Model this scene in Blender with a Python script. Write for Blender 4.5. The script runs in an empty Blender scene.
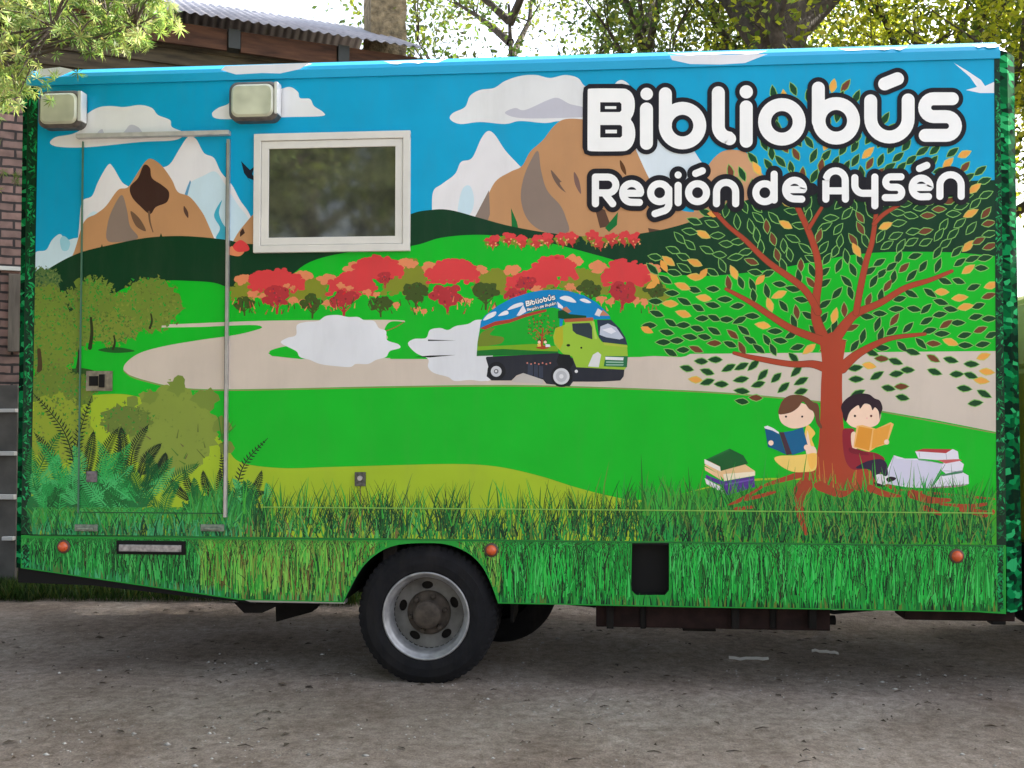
import bpy, bmesh, math, random
import numpy as np
from mathutils import Vector, Matrix, noise
from mathutils.geometry import tessellate_polygon
random.seed(7); rng = np.random.default_rng(7)
S = bpy.context.scene; COL = S.collection
R = math.radians

# ------------------------------------------------------------------ camera
F = 1000.0
YAW, PITCH, ROLL = R(-4.813), R(1.671), R(0.012)
CAM = Vector((0, -5.67, 1.544))
Fw = Vector((math.sin(YAW)*math.cos(PITCH), math.cos(YAW)*math.cos(PITCH), math.sin(PITCH)))
Rt = Vector((math.cos(YAW), -math.sin(YAW), 0)); Up = Rt.cross(Fw)
Rt, Up = Rt*math.cos(ROLL)+Up*math.sin(ROLL), -Rt*math.sin(ROLL)+Up*math.cos(ROLL)
cam = bpy.data.objects.new('camera', bpy.data.cameras.new('camera')); COL.objects.link(cam)
cam.data.lens = F/1024*36; cam.data.sensor_width = 36; cam.data.clip_end = 2000; cam.data.clip_start = 0.05
m = Matrix.Identity(4)
for i in range(3):
    m[i][0] = Rt[i]; m[i][1] = Up[i]; m[i][2] = -Fw[i]; m[i][3] = CAM[i]
cam.matrix_world = m; S.camera = cam

def ray(px, py): return Fw + Rt*((px-512)/F) - Up*((py-384)/F)
def at(px, py, y):                       # point on the plane y = const
    d = ray(px, py); return CAM + d*((y-CAM.y)/d.y)
def on_ground(px, py):
    d = ray(px, py); return CAM + d*(-CAM.z/d.z)
def hit(px, py, o, n):
    d = ray(px, py); return CAM + d*((o-CAM).dot(n)/d.dot(n))

# ------------------------------------------------------------------ helpers
def lin(c):
    return tuple(((v/255)/12.92 if v/255 <= .04045 else (((v/255)+.055)/1.055)**2.4) for v in c)
def tag(o, label=None, cat=None, group=None, kind=None):
    if label: o['label'] = label
    if cat: o['category'] = cat
    if group: o['group'] = group
    if kind: o['kind'] = kind
    return o
def empty(name, loc, rz=0):
    o = bpy.data.objects.new(name, None); COL.objects.link(o); o.location = loc; o.rotation_euler = (0, 0, rz)
    o.empty_display_size = .2; bpy.context.view_layer.update(); return o
def link(name, me, mat=None, parent=None):
    o = bpy.data.objects.new(name, me); COL.objects.link(o)
    if mat:
        for k in (mat if isinstance(mat, (list, tuple)) else [mat]): me.materials.append(k)
    if parent:
        o.parent = parent
        o.matrix_parent_inverse = parent_world(parent).inverted()
    return o
def parent_world(p):
    M = p.matrix_basis.copy()
    while p.parent:
        M = p.parent.matrix_basis @ p.matrix_parent_inverse @ M if False else parent_world(p.parent) @ p.matrix_parent_inverse @ M
        return M
    return M
def obj(name, bm, mat=None, parent=None, smooth=False):
    me = bpy.data.meshes.new(name); bmesh.ops.recalc_face_normals(bm, faces=bm.faces[:]) if name not in NORECALC else None
    bm.to_mesh(me); bm.free()
    if smooth:
        for p in me.polygons: p.use_smooth = True
    return link(name, me, mat, parent)
NORECALC = set()
def pymesh(name, V, Fc, mat=None, parent=None, smooth=False):
    me = bpy.data.meshes.new(name); me.from_pydata([tuple(v) for v in V], [], Fc); me.update()
    if smooth:
        for p in me.polygons: p.use_smooth = True
    return link(name, me, mat, parent)
def box(bm, x0, x1, y0, y1, z0, z1, bev=0):
    g = bmesh.ops.create_cube(bm, size=1)
    vs = g['verts']
    for v in vs:
        v.co = Vector(((x0+x1)/2+v.co.x*(x1-x0), (y0+y1)/2+v.co.y*(y1-y0), (z0+z1)/2+v.co.z*(z1-z0)))
    if bev:
        es = set(e for v in vs for e in v.link_edges)
        bmesh.ops.bevel(bm, geom=list(es), offset=bev, segments=2, affect='EDGES', profile=.7)
def prism_y(bm, pts, y0, y1):            # polygon in x,z extruded along y
    a = [bm.verts.new((x, y0, z)) for x, z in pts]; b = [bm.verts.new((x, y1, z)) for x, z in pts]
    for tr in tessellate_polygon([[Vector((x, z, 0)) for x, z in pts]]):
        bm.faces.new([a[i] for i in tr]); bm.faces.new([b[i] for i in reversed(tr)])
    n = len(pts)
    for i in range(n): bm.faces.new((a[i], a[(i+1) % n], b[(i+1) % n], b[i]))
def prism_x(bm, pts, x0, x1):            # polygon in y,z extruded along x
    a = [bm.verts.new((x0, y, z)) for y, z in pts]; b = [bm.verts.new((x1, y, z)) for y, z in pts]
    for tr in tessellate_polygon([[Vector((x, z, 0)) for x, z in pts]]):
        bm.faces.new([a[i] for i in tr]); bm.faces.new([b[i] for i in reversed(tr)])
    n = len(pts)
    for i in range(n): bm.faces.new((a[i], a[(i+1) % n], b[(i+1) % n], b[i]))
def lathe_y(bm, prof, cx, y0, cz, n=48, closed=False):   # prof: (radius, y) spun round an axis along y
    rings = []
    for r, y in prof:
        rings.append([bm.verts.new((cx+r*math.cos(2*math.pi*k/n), y0+y, cz+r*math.sin(2*math.pi*k/n))) for k in range(n)] if r > 1e-6 else [bm.verts.new((cx, y0+y, cz))])
    for A, B in zip(rings, rings[1:]):
        for k in range(n):
            l = (k+1) % n
            if len(A) == 1 and len(B) == 1: continue
            if len(A) == 1: bm.faces.new((A[0], B[l], B[k]))
            elif len(B) == 1: bm.faces.new((A[k], A[l], B[0]))
            else: bm.faces.new((A[k], A[l], B[l], B[k]))
def tube(V, Fc, pts, rad, n=8):          # tapered tube through points, appended to lists
    pts = [Vector(p) for p in pts]; base = len(V); prev = None
    for i, p in enumerate(pts):
        t = (pts[min(i+1, len(pts)-1)]-pts[max(i-1, 0)]).normalized()
        a = t.cross(Vector((0.3, 0.2, 1)) if abs(t.z) < .95 else Vector((1, 0, 0))).normalized() if prev is None else (prev-t*prev.dot(t)).normalized()
        prev = a; b = t.cross(a)
        for k in range(n):
            q = 2*math.pi*k/n; V.append(p+(a*math.cos(q)+b*math.sin(q))*rad[i])
    for i in range(len(pts)-1):
        for k in range(n):
            l = (k+1) % n
            Fc.append((base+i*n+k, base+i*n+l, base+(i+1)*n+l, base+(i+1)*n+k))
def cat(pts, closed=False, n=6):
    P = [Vector((p[0], p[1])) for p in pts]; out = []; N = len(P)
    for i in range(N if closed else N-1):
        g = lambda k: P[k % N] if closed else P[min(max(k, 0), N-1)]
        a, b, c, d = g(i-1), g(i), g(i+1), g(i+2)
        for j in range(n):
            t = j/n
            q = .5*((2*b)+(c-a)*t+(2*a-5*b+4*c-d)*t*t+(3*b-a-3*c+d)*t**3)
            out.append((q.x, q.y))
    if not closed: out.append(tuple(P[-1]))
    return out

# ------------------------------------------------------------------ materials
def mat(name, base=(.5,.5,.5), rough=.6, metal=0, spec=.5, bump=None, var=None, attr=None, trans=None, emit=None):
    M = bpy.data.materials.new(name); M.use_nodes = True; nt = M.node_tree; b = nt.nodes['Principled BSDF']
    b.inputs['Base Color'].default_value = (*base, 1); b.inputs['Roughness'].default_value = rough
    b.inputs['Metallic'].default_value = metal; b.inputs['Specular IOR Level'].default_value = spec
    N = nt.nodes.new; L = nt.links.new
    tc = N('ShaderNodeTexCoord'); src = None
    if attr:
        a = N('ShaderNodeAttribute'); a.attribute_name = attr; src = a.outputs['Color']
    if var:                              # (scale, amount, detail) brightness variation
        nz = N('ShaderNodeTexNoise'); nz.inputs['Scale'].default_value = var[0]; nz.inputs['Detail'].default_value = var[2] if len(var) > 2 else 6
        L(tc.outputs['Object'], nz.inputs['Vector'])
        mr = N('ShaderNodeMapRange'); mr.inputs[1].default_value = .3; mr.inputs[2].default_value = .7
        mr.inputs[3].default_value = 1-var[1]; mr.inputs[4].default_value = 1+var[1]; L(nz.outputs['Fac'], mr.inputs[0])
        mx = N('ShaderNodeMix'); mx.data_type = 'RGBA'; mx.blend_type = 'MULTIPLY'; mx.inputs[0].default_value = 1
        if src: L(src, mx.inputs[6])
        else: mx.inputs[6].default_value = (*base, 1)
        L(mr.outputs[0], mx.inputs[7]); src = mx.outputs[2]
    if src: L(src, b.inputs['Base Color'])
    if bump:
        nz = N('ShaderNodeTexNoise'); nz.inputs['Scale'].default_value = bump[0]; nz.inputs['Detail'].default_value = 8
        L(tc.outputs['Object'], nz.inputs['Vector'])
        bp = N('ShaderNodeBump'); bp.inputs['Strength'].default_value = bump[1]; bp.inputs['Distance'].default_value = bump[2] if len(bump) > 2 else .01
        L(nz.outputs['Fac'], bp.inputs['Height']); L(bp.outputs[0], b.inputs['Normal'])
    if trans:
        t = N('ShaderNodeBsdfTranslucent'); ms = N('ShaderNodeMixShader'); ms.inputs[0].default_value = trans
        if src: L(src, t.inputs['Color'])
        else: t.inputs['Color'].default_value = (*base, 1)
        L(b.outputs[0], ms.inputs[1]); L(t.outputs[0], ms.inputs[2])
        L(ms.outputs[0], nt.nodes['Material Output'].inputs['Surface'])
    return M

def node_mat(name):
    M = bpy.data.materials.new(name); M.use_nodes = True
    return M, M.node_tree, M.node_tree.nodes['Principled BSDF']

M_print = mat('printed_vinyl', rough=.36, spec=.22, attr='Col', var=(3.0, .06, 8), bump=(1.6, .22, .02))
M_text = mat('letter_vinyl', rough=.4, spec=.2, attr='Col', var=(5, .03))
def dusty(M, amount, col):
    nt = M.node_tree; N = nt.nodes.new; L = nt.links.new; b = nt.nodes['Principled BSDF']; src = b.inputs['Base Color'].links[0].from_socket
    tc = N('ShaderNodeTexCoord'); mp = N('ShaderNodeMapping'); mp.inputs['Scale'].default_value = (5, 1, .9); nz = N('ShaderNodeTexNoise'); nz.inputs['Scale'].default_value = 1.6; nz.inputs['Detail'].default_value = 10; nz.inputs['Roughness'].default_value = .7
    L(tc.outputs['Object'], mp.inputs[0]); L(mp.outputs[0], nz.inputs['Vector'])
    mr = N('ShaderNodeMapRange'); mr.inputs[1].default_value = .48; mr.inputs[2].default_value = .75; mr.inputs[3].default_value = 0; mr.inputs[4].default_value = amount; L(nz.outputs['Fac'], mr.inputs[0])
    mx = N('ShaderNodeMix'); mx.data_type = 'RGBA'; L(mr.outputs[0], mx.inputs[0]); L(src, mx.inputs[6]); mx.inputs[7].default_value = (*col, 1); L(mx.outputs[2], b.inputs['Base Color'])
dusty(M_print, .09, (.12,.11,.09)); dusty(M_text, .05, (.25,.23,.2))
M_body = mat('body_paint', lin((60,120,90)), .5, var=(4, .1))
M_black = mat('black_plastic', (.004,.004,.0045), .7, spec=.25)
M_chassis = mat('dirty_chassis', (.008,.0065,.006), .85, spec=.2, var=(9, .5), bump=(20, .4))
M_rustrail = mat('primer_rail', (.017,.008,.007), .85, spec=.2, var=(12, .4), bump=(20, .3))
M_alu = mat('aluminium_trim', (.42,.42,.43), .38, .7, var=(15, .12))
M_white = mat('white_frame', (.66,.66,.63), .4, var=(6, .06))
M_dark = mat('dark_gasket', (.03,.032,.03), .6)
M_seam = mat('seam_green', lin((16,84,40)), .6)
M_orange = mat('amber_lens', (.62,.10,.03), .25, spec=.6)
M_tyre = mat('tyre_rubber', (.007,.007,.009), .88, spec=.25, var=(14, .3), bump=(60, .3, .004))
dusty(M_tyre, .22, (.06,.05,.042))
M_rim = mat('rim_steel', (.30,.30,.31), .38, .35, var=(18, .28), bump=(50, .15, .003))
M_disc = mat('dirty_disc', (.11,.105,.10), .6, .1, var=(10,.45), bump=(50,.2,.003))
M_hub = mat('rusty_hub', (.060,.046,.036), .8, .2, var=(25, .45), bump=(50, .5, .005))
M_lensglass = mat('lamp_glass', (.50,.53,.42), .12, spec=.8, var=(6, .25, 2))
M_cab = mat('cab_paint', lin((205,205,60)), .3, spec=.6)
M_roofpaint = mat('roof_paint', (.55,.56,.58), .6)

# tinted pane with soft random variation in its colour
M_pane, nt, b = node_mat('tinted_pane')
b.inputs['Roughness'].default_value = .05; b.inputs['Specular IOR Level'].default_value = 1.0
nz = nt.nodes.new('ShaderNodeTexNoise'); nz.inputs['Scale'].default_value = 7; nz.inputs['Detail'].default_value = 3
cr = nt.nodes.new('ShaderNodeValToRGB'); cr.color_ramp.elements[0].position = .38; cr.color_ramp.elements[1].position = .68
cr.color_ramp.elements[0].color = (.032,.034,.03,1); cr.color_ramp.elements[1].color = (.075,.078,.055,1)
tc = nt.nodes.new('ShaderNodeTexCoord'); nt.links.new(tc.outputs['Object'], nz.inputs['Vector'])
nt.links.new(nz.outputs['Fac'], cr.inputs[0]); nt.links.new(cr.outputs[0], b.inputs['Base Color'])

# ------------------------------------------------------------------ printed graphics: flat pieces of film on a plane
STEP = 2.0e-5
class Print:
    def __init__(s, o, n):
        s.o = Vector(o); s.n = Vector(n).normalized(); s.V = []; s.F = []; s.C = []; s.k = 0; s.g = np.zeros((420, 560), dtype=np.int32); s.mx = 0; s.grp = None
    def pt(s, p, k): return hit(p[0], p[1], s.o, s.n) + s.n*(k*STEP)
    def begin(s, n): s.grp = (s.g.copy(), n, [0])   # many small overlapping marks share n layers
    def end(s): s.grp = None
    def layer(s, pts, pad=0):             # lowest layer that still lies over everything printed before it here
        q = 2.0; xs_ = [p[0] for p in pts]; ys_ = [p[1] for p in pts]
        x0 = max(0, int((min(xs_)-pad+40)/q)); x1 = min(559, int((max(xs_)+pad+40)/q)); y0 = max(0, int((min(ys_)-pad+60)/q)); y1 = min(419, int((max(ys_)+pad+60)/q))
        v = s.g[y0:y1+1, x0:x1+1]
        if v.size == 0: return 1
        if s.grp:
            k = int(s.grp[0][y0:y1+1, x0:x1+1].max())+1+s.grp[2][0] % s.grp[1]; s.grp[2][0] += 1; np.maximum(v, k, out=v); s.mx = max(s.mx, k); return k+random.uniform(0, .85)
        k = int(v.max())+1; v[...] = k; s.mx = max(s.mx, k); return k
    def poly(s, pts, c, k=None, holes=None, over=None):
        k0 = s.layer(pts); k = k0 if over is None else over+1
        loops = [[Vector((p[0], p[1], 0)) for p in pts]] + [[Vector((p[0], p[1], 0)) for p in h] for h in (holes or [])]
        flat = [p for l in loops for p in l]; b = len(s.V); c = lin(c)
        for p in flat: s.V.append(s.pt(p, k)); s.C.append(c)
        for t in tessellate_polygon(loops):
            a = [flat[i] for i in t]
            ar = (a[1]-a[0]).cross(a[2]-a[0]).z
            if abs(ar) < 1e-9: continue
            s.F.append(tuple(b+i for i in (t if ar < 0 else t[::-1])))   # facing out of the plane
        return k
    def blob(s, pts, c, k=None, n=6): s.poly(cat(pts, True, n), c, k)
    def stroke(s, pts, w, c, k=None, smooth=True, cap=True, n=6, closed=False):
        """line of width w (number or list, tapering), round ends"""
        P = cat(pts, closed, n) if smooth else list(pts)
        Q = [P[0]]
        for p in P[1:]:
            if math.hypot(p[0]-Q[-1][0], p[1]-Q[-1][1]) > .02: Q.append(p)
        P = Q
        k = s.layer(P, (max(w) if isinstance(w, (list, tuple)) else w)/2)
        N = len(P); b = len(s.V); c = lin(c); L = []; Rr = []
        wf = (lambda t: w) if not isinstance(w, (list, tuple)) else (lambda t: float(np.interp(t, np.linspace(0, 1, len(w)), w)))
        for i in range(N):
            a = Vector(P[(i-1) % N] if closed else P[max(i-1, 0)]); d = Vector(P[(i+1) % N] if closed else P[min(i+1, N-1)])
            t = (d-a); t = t.normalized() if t.length > 1e-9 else Vector((1, 0)); h = wf(i/max(1, N-1))/2; nn = Vector((-t.y, t.x)); hl = hr = h
            if (closed or 0 < i < N-1):
                u = Vector(P[i])-a; v_ = d-Vector(P[i])
                if u.length > 1e-6 and v_.length > 1e-6:
                    an = math.atan2(u.x*v_.y-u.y*v_.x, u.dot(v_)); rad = (u.length+v_.length)/2/max(abs(an), 1e-6)*.97
                    if an > 0: hl = min(h, rad)
                    else: hr = min(h, rad)
            L.append(Vector(P[i])+nn*hl); Rr.append(Vector(P[i])-nn*hr)
        for i in range(N): s.V.append(s.pt(L[i], k)); s.V.append(s.pt(Rr[i], k)); s.C += [c, c]
        for i in range(N if closed else N-1):
            j = (i+1) % N; s.F.append((b+2*i, b+2*j, b+2*j+1, b+2*i+1))
        if cap and not closed:
            for e in (0, N-1):
                ctr = Vector(P[e]); r = wf(0 if e == 0 else 1)/2
                if r < .2: continue
                a0 = math.atan2(*(reversed(((L[e] if e == 0 else Rr[e])-ctr)[:])))
                bb = len(s.V); m_ = 12; s.V.append(s.pt(ctr, k)); s.C.append(c)
                for q in range(m_+1):
                    an = a0+math.pi*q/m_; s.V.append(s.pt((ctr.x+r*math.cos(an), ctr.y+r*math.sin(an)), k)); s.C.append(c)
                for q in range(m_): s.F.append((bb, bb+1+q+1, bb+1+q))
    def disc(s, c0, r, c, ry=None, k=None, n=24, rot=0):
        ry = ry or r
        s.poly([(c0[0]+r*math.cos(a)*math.cos(rot)-ry*math.sin(a)*math.sin(rot), c0[1]+r*math.cos(a)*math.sin(rot)+ry*math.sin(a)*math.cos(rot)) for a in [2*math.pi*i/n for i in range(n)]], c, k)
    def arr(s):
        me = bpy.data.meshes.new('print'); me.from_pydata([tuple(v) for v in s.V], [], s.F); me.update()
        at_ = me.color_attributes.new('Col', 'FLOAT_COLOR', 'POINT')
        at_.data.foreach_set('color', np.array([(*c, 1) for c in s.C], dtype=np.float32).ravel()); return me
    def build(s, name, m, parent): return link(name, s.arr(), m, parent)

O0 = Vector((0, 0, 0)); NF = Vector((0, -1, 0))
XL = at(24, 340, 0).x; XR = at(1003, 300, 0).x
ZF = at(512, 72, 0).z; ZS = at(640, 541, 0).z; ZB = at(640, 606, 0).z
X_POSTL = at(36, 340, 0).x; X_POSTR = at(995, 300, 0).x
TW = 2.12                                                   # body width
mu = Print(O0, NF)
def inwall(p): return 24 <= p[0] <= 1003

# palette
SKY=(0,158,205); CLD=(222,226,229); CLDs=(190,192,205); ICE=(196,222,236); SNOW=(224,225,230)
BRN=(186,140,98); BRN2=(196,150,112); GRY=(136,120,110); DKB=(60,38,34)
HILL=(0,54,28); GRN=(0,182,34); ROAD=(204,192,180); YG=(160,188,40); RED=(212,62,66); RED2=(176,48,56); PCH=(220,136,92); OLV=(128,138,40); DOL=(62,82,30)
OT=(108,134,48)
# --- sky
mu.poly([(24,60),(1004,40),(1004,560),(24,560)], SKY)
# clouds
mu.blob([(50,143),(56,137),(72,134),(82,128),(84,117),(97,108),(110,106),(124,107),(140,105),(152,108),(158,115),(170,120),(172,127),(184,133),(175,140),(140,142),(90,147),(60,147)], CLD)
mu.blob([(98,135),(102,129),(106,134),(122,133),(130,125),(138,127),(145,134),(160,137),(120,139)], CLDs)
mu.blob([(212,114),(218,108),(228,104),(236,96),(262,96),(278,90),(290,87),(298,92),(300,98),(310,99),(314,106),(323,112),(322,116),(290,117),(260,118),(220,119)], CLD)
mu.blob([(450,119),(453,113),(465,107),(470,96),(480,90),(494,88),(505,81),(520,76),(536,75),(550,78),(565,75),(578,78),(585,86),(600,90),(610,100),(612,124),(590,121),(560,121),(545,123),(520,121),(505,124),(480,122),(460,124)], CLD)
mu.blob([(505,113),(515,108),(525,110),(548,100),(558,98),(570,104),(585,108),(588,116),(560,118),(520,118)], CLDs)
mu.blob([(615,84),(622,80),(630,86),(628,95),(614,95)], CLD)
mu.blob([(30,262),(36,252),(46,250),(52,240),(60,234),(66,240),(76,238),(86,240),(86,285),(30,285)], ICE)
mu.blob([(60,240),(64,236),(70,242),(68,250),(62,250)], (150,205,225))
mu.poly([(954,63),(966,70),(981,80),(985,86),(994,82),(996,93),(980,93),(966,90),(977,87),(970,77)], (225,228,235))
# swallow by the window
mu.poly([(241,161),(250,170),(255,166),(252,174),(258,182),(248,178),(252,184),(244,173)], (20,30,50))
# --- snow mountains, left
mu.poly(cat([(76,262),(79,228),(82,202),(92,196),(98,182),(108,165),(113,167),(122,182),(132,192),(140,230)], False)+[(140,262)], SNOW)
mu.poly(cat([(84,225),(92,212),(100,215),(108,230),(100,245),(84,262)], True), ICE)
mu.poly(cat([(128,190),(138,175),(146,165),(152,170)], False)+[(152,200),(128,200)], ICE)
mu.poly(cat([(160,168),(170,164),(180,148),(188,137),(196,139),(204,153),(214,158),(221,172),(232,185),(240,200),(250,215),(258,240)], False)+[(258,262),(160,262)], SNOW)
mu.blob([(205,175),(216,172),(226,186),(238,205),(250,222),(252,250),(225,255),(214,235),(196,215),(186,188)], ICE)
mu.poly([(190,180),(191,182),(187,197),(184,196)], (90,150,190))
mu.poly(cat([(222,200),(219,212),(222,222),(228,232),(224,240),(216,238),(220,228),(214,215)], True), (60,170,200))
# brown mountain, left
mu.poly(cat([(66,268),(74,252),(84,222),(96,214),(106,206),(118,190),(128,187),(138,172),(146,161),(152,159),(162,166),(172,180),(178,192),(190,197),(202,212),(208,224),(214,238)], False)+[(214,262),(66,276)], BRN)
mu.blob([(122,195),(127,210),(130,226),(138,238),(120,242),(107,240),(108,222),(114,206)], GRY)
mu.poly(cat([(144,165),(150,168),(152,178),(162,185),(169,192),(167,202),(156,207),(150,214),(140,206),(132,197),(130,187),(138,178)], True), DKB)
mu.stroke([(149,212),(150,222),(153,232)], [2.4, 1], (110,84,66))
mu.blob([(131,211),(140,219),(146,231),(137,227),(132,218)], (110,84,66))
mu.blob([(184,206),(188,212),(188,218),(184,212)], (84,60,52))
mu.poly(cat([(228,252),(236,236),(244,225),(256,212),(270,205)], False)+[(270,252)], BRN)
mu.poly([(243,228),(245,233),(240,237),(240,232)], DKB)
# --- white and brown mountains, centre
mu.poly(cat([(432,216),(433,192),(442,184),(455,174),(461,162),(472,158),(481,139),(488,131),(495,135),(505,150),(517,163),(524,170)], False)+[(500,222),(432,222)], SNOW)
mu.blob([(462,190),(470,186),(474,200),(470,214),(458,214)], ICE)
mu.poly(cat([(620,140),(640,136),(672,132),(690,146),(700,160),(712,178),(700,200),(650,200),(626,180)], True), (214,228,238))
mu.poly(cat([(694,192),(704,172),(716,156),(728,150),(745,152),(752,162),(764,176),(780,200)], False)+[(780,232),(694,232)], BRN2)
mu.poly(cat([(470,236),(474,220),(484,204),(495,182),(510,172),(522,166),(530,152),(543,140),(554,126),(566,119),(590,120),(625,124),(636,150),(650,180),(664,200),(690,212),(740,205),(790,200)], False)+[(790,240),(470,240)], BRN)
mu.poly([(475,217),(489,190),(490,214),(486,226)], GRY)
mu.blob([(538,151),(541,170),(547,190),(560,205),(566,218),(568,232),(545,232),(528,220),(521,200),(523,180),(530,162)], GRY)
mu.blob([(551,170),(560,180),(573,195),(562,190),(554,180)], (110,88,76))
mu.blob([(574,172),(579,180),(581,194),(575,184)], (120,92,84))
mu.blob([(620,160),(625,167),(626,175),(621,169)], (90,54,22))
mu.blob([(560,184),(566,184),(574,196),(586,208),(576,204)], BRN)
mu.poly([(594,205),(605,210),(611,226),(600,228)], (90,64,50))
mu.poly([(648,228),(660,230),(650,236)], (90,64,50))
mu.poly([(511,208),(517,222),(519,232),(512,234)], (10,110,50)); mu.poly([(618,212),(617,225),(609,232),(605,228)], (10,110,50))
# --- dark green hills
mu.poly(cat([(24,300),(40,276),(60,262),(82,252),(110,245),(145,238),(175,236),(200,237),(228,240),(250,244),(320,243),(380,230),(411,214),(430,210),(450,210),(480,218),(510,226),(550,233),(600,237),(650,232),(690,222),(730,206),(780,192),(880,184),(996,180)], False)+[(1003,180),(1003,330),(24,330)], HILL)
mu.poly([(99,252),(102,244),(104,251)], HILL); mu.poly([(159,239),(161,233),(163,238)], HILL)
mu.blob([(228,250),(232,246),(236,250),(240,246),(246,248),(240,256),(228,254)], PCH)
mu.blob([(233,246),(240,240),(247,244),(249,250),(241,252),(236,251)], RED)
# --- bright green hills
mu.poly(cat([(24,330),(60,318),(100,304),(125,288),(160,281),(190,281),(215,283),(240,290),(280,282),(310,262),(350,252),(411,246),(440,238),(470,235),(500,236),(545,242),(600,256),(650,270),(700,276),(768,270),(860,254),(940,252),(996,256)], False)+[(1003,256),(1003,545),(24,545)], GRN)
# --- row of red, peach and olive shrubs
def tuft(x, y, r, c):
    n = 9; mu.poly([(x+r*random.uniform(.75,1.15)*math.cos(6.283*i/n), y+r*random.uniform(.7,1.05)*.8*math.sin(6.283*i/n)) for i in range(n)], c)
def shrub(cx, cy, s, c, trunk=True):
    mu.begin(9)
    for i in range(int(10+s)):
        a = random.uniform(0,6.28); q = random.random()**.6*s*.78; tuft(cx+q*1.1*math.cos(a), cy+q*.75*math.sin(a), s*random.uniform(.26,.42), c)
    tuft(cx, cy, s*.7, c)
    if trunk:
        mu.stroke([(cx, cy+s*.3), (cx+random.uniform(-1,1), cy+s*1.3)], [s*.26, s*.14], c, cap=False)
        for d in (-1,1): mu.stroke([(cx, cy+s*.9), (cx+d*s*.5, cy+s*.4)], [s*.12, s*.06], c, cap=False)
    mu.end()
def canopy(x0, x1, ytop, ybot, c):
    cx, w, h = (x0+x1)/2, (x1-x0)/2, ybot-ytop; mu.begin(10)
    pts = [(x0+3, ybot-h*.25)]+[(cx-w*.86*math.cos(math.pi*i/12), ybot-h*.25-h*.62*math.sin(math.pi*i/12)**.8) for i in range(1,12)]+[(x1-3, ybot-h*.25)]
    mu.poly(pts, c)
    for i in range(int(w*1.5)):
        a = math.pi*random.random(); q = random.uniform(.82, 1.0)
        tuft(cx-w*.92*q*math.cos(a), ybot-h*.28-h*.66*q*math.sin(a)**.8, random.uniform(2.2,4.2), c)
    for i in range(int(w*.7)): tuft(random.uniform(x0+3, x1-3), ybot-h*.22+random.uniform(-1,2), random.uniform(2,3.6), c)
    mu.end()
mu.poly([(228,300),(660,300),(660,306),(228,320)], GRN)
for (x0,x1,yt,yb,c) in [(228,275,278,304,OLV),(290,330,276,306,OLV),(380,430,266,300,OLV),(470,520,268,300,OLV),(560,610,268,300,OLV),(620,672,276,306,OLV),(395,425,258,285,OLV),
        (236,252,276,284,PCH),(296,312,272,280,PCH),(318,336,275,284,PCH),(345,362,263,272,PCH),(398,416,259,268,PCH),(420,436,263,272,PCH),(470,486,266,275,PCH),(506,520,266,276,PCH),(540,556,260,270,PCH),(566,582,256,266,PCH),(590,606,262,272,PCH),(640,660,264,276,PCH),
        (246,306,267,296,RED),(325,378,272,298,RED),(350,404,255,283,RED),(424,482,258,287,RED),(505,560,270,292,RED),(530,580,255,284,RED),(600,652,258,290,RED)]:
    canopy(x0, x1, yt, yb, c)
for cx, cy, s in [(258,291,9),(345,283,8),(372,289,8),(297,297,9),(392,300,8),(440,291,9),(465,296,8),(541,286,9),(575,284,9),(606,296,9),(640,297,9),(290,283,6),(330,300,8),(420,306,7),(500,305,7)]:
    shrub(cx-s*.5, cy+3, s*.62, PCH); shrub(cx+s*.5, cy+5, s*.55, PCH)
for cx, cy, s, c in [(244,303,10,DOL),(277,296,14,RED2),(313,303,12,DOL),(344,300,14,RED2),(380,303,11,DOL),(385,278,8,RED2),(416,292,13,DOL),(447,294,16,RED2),(486,292,14,DOL),(515,296,11,RED2),(525,283,10,RED2),(552,290,8,OLV),(590,289,12,DOL),(623,291,15,RED2),(655,290,11,DOL),(560,296,10,RED2)]:
    shrub(cx, cy, s, c)
    mu.begin(3)
    for i in range(14):
        a = random.uniform(0, 6.28); q = random.uniform(.1, .85)*s
        mu.disc((cx+q*1.1*math.cos(a), cy+q*.75*math.sin(a)), random.uniform(.6,1.4), tuple(int(v*random.choice((.75,1.2))) for v in c), n=5)
    mu.end()
mu.begin(5)
for i in range(150):                                    # twiggy specks of the undergrowth
    x = random.uniform(232, 660); y = random.uniform(302, 315)
    if 300 < x < 385 and y > 312: continue
    mu.stroke([(x, y), (x+random.uniform(-3,3), y-random.uniform(3,7))], [1.2,.5], random.choice((PCH,RED2,DOL,GRN,GRN)), cap=False, n=1)
mu.end()
for cx, cy in [(493,240),(509,237),(521,240),(536,240),(548,238),(563,238),(572,237),(592,236),(600,241),(612,238),(625,237),(634,238)]:
    shrub(cx-5, cy+2, 5, OLV); shrub(cx+4, cy+3, 4, DOL); shrub(cx, cy-1, 7, RED)
    shrub(cx, cy+4, 5, (190,60,55)); 
    for i in range(7): (mu.disc((cx+random.uniform(-7,7), cy+random.uniform(1,7)), 1.0, (226,160,110), n=5) if i < 4 else None)
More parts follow.
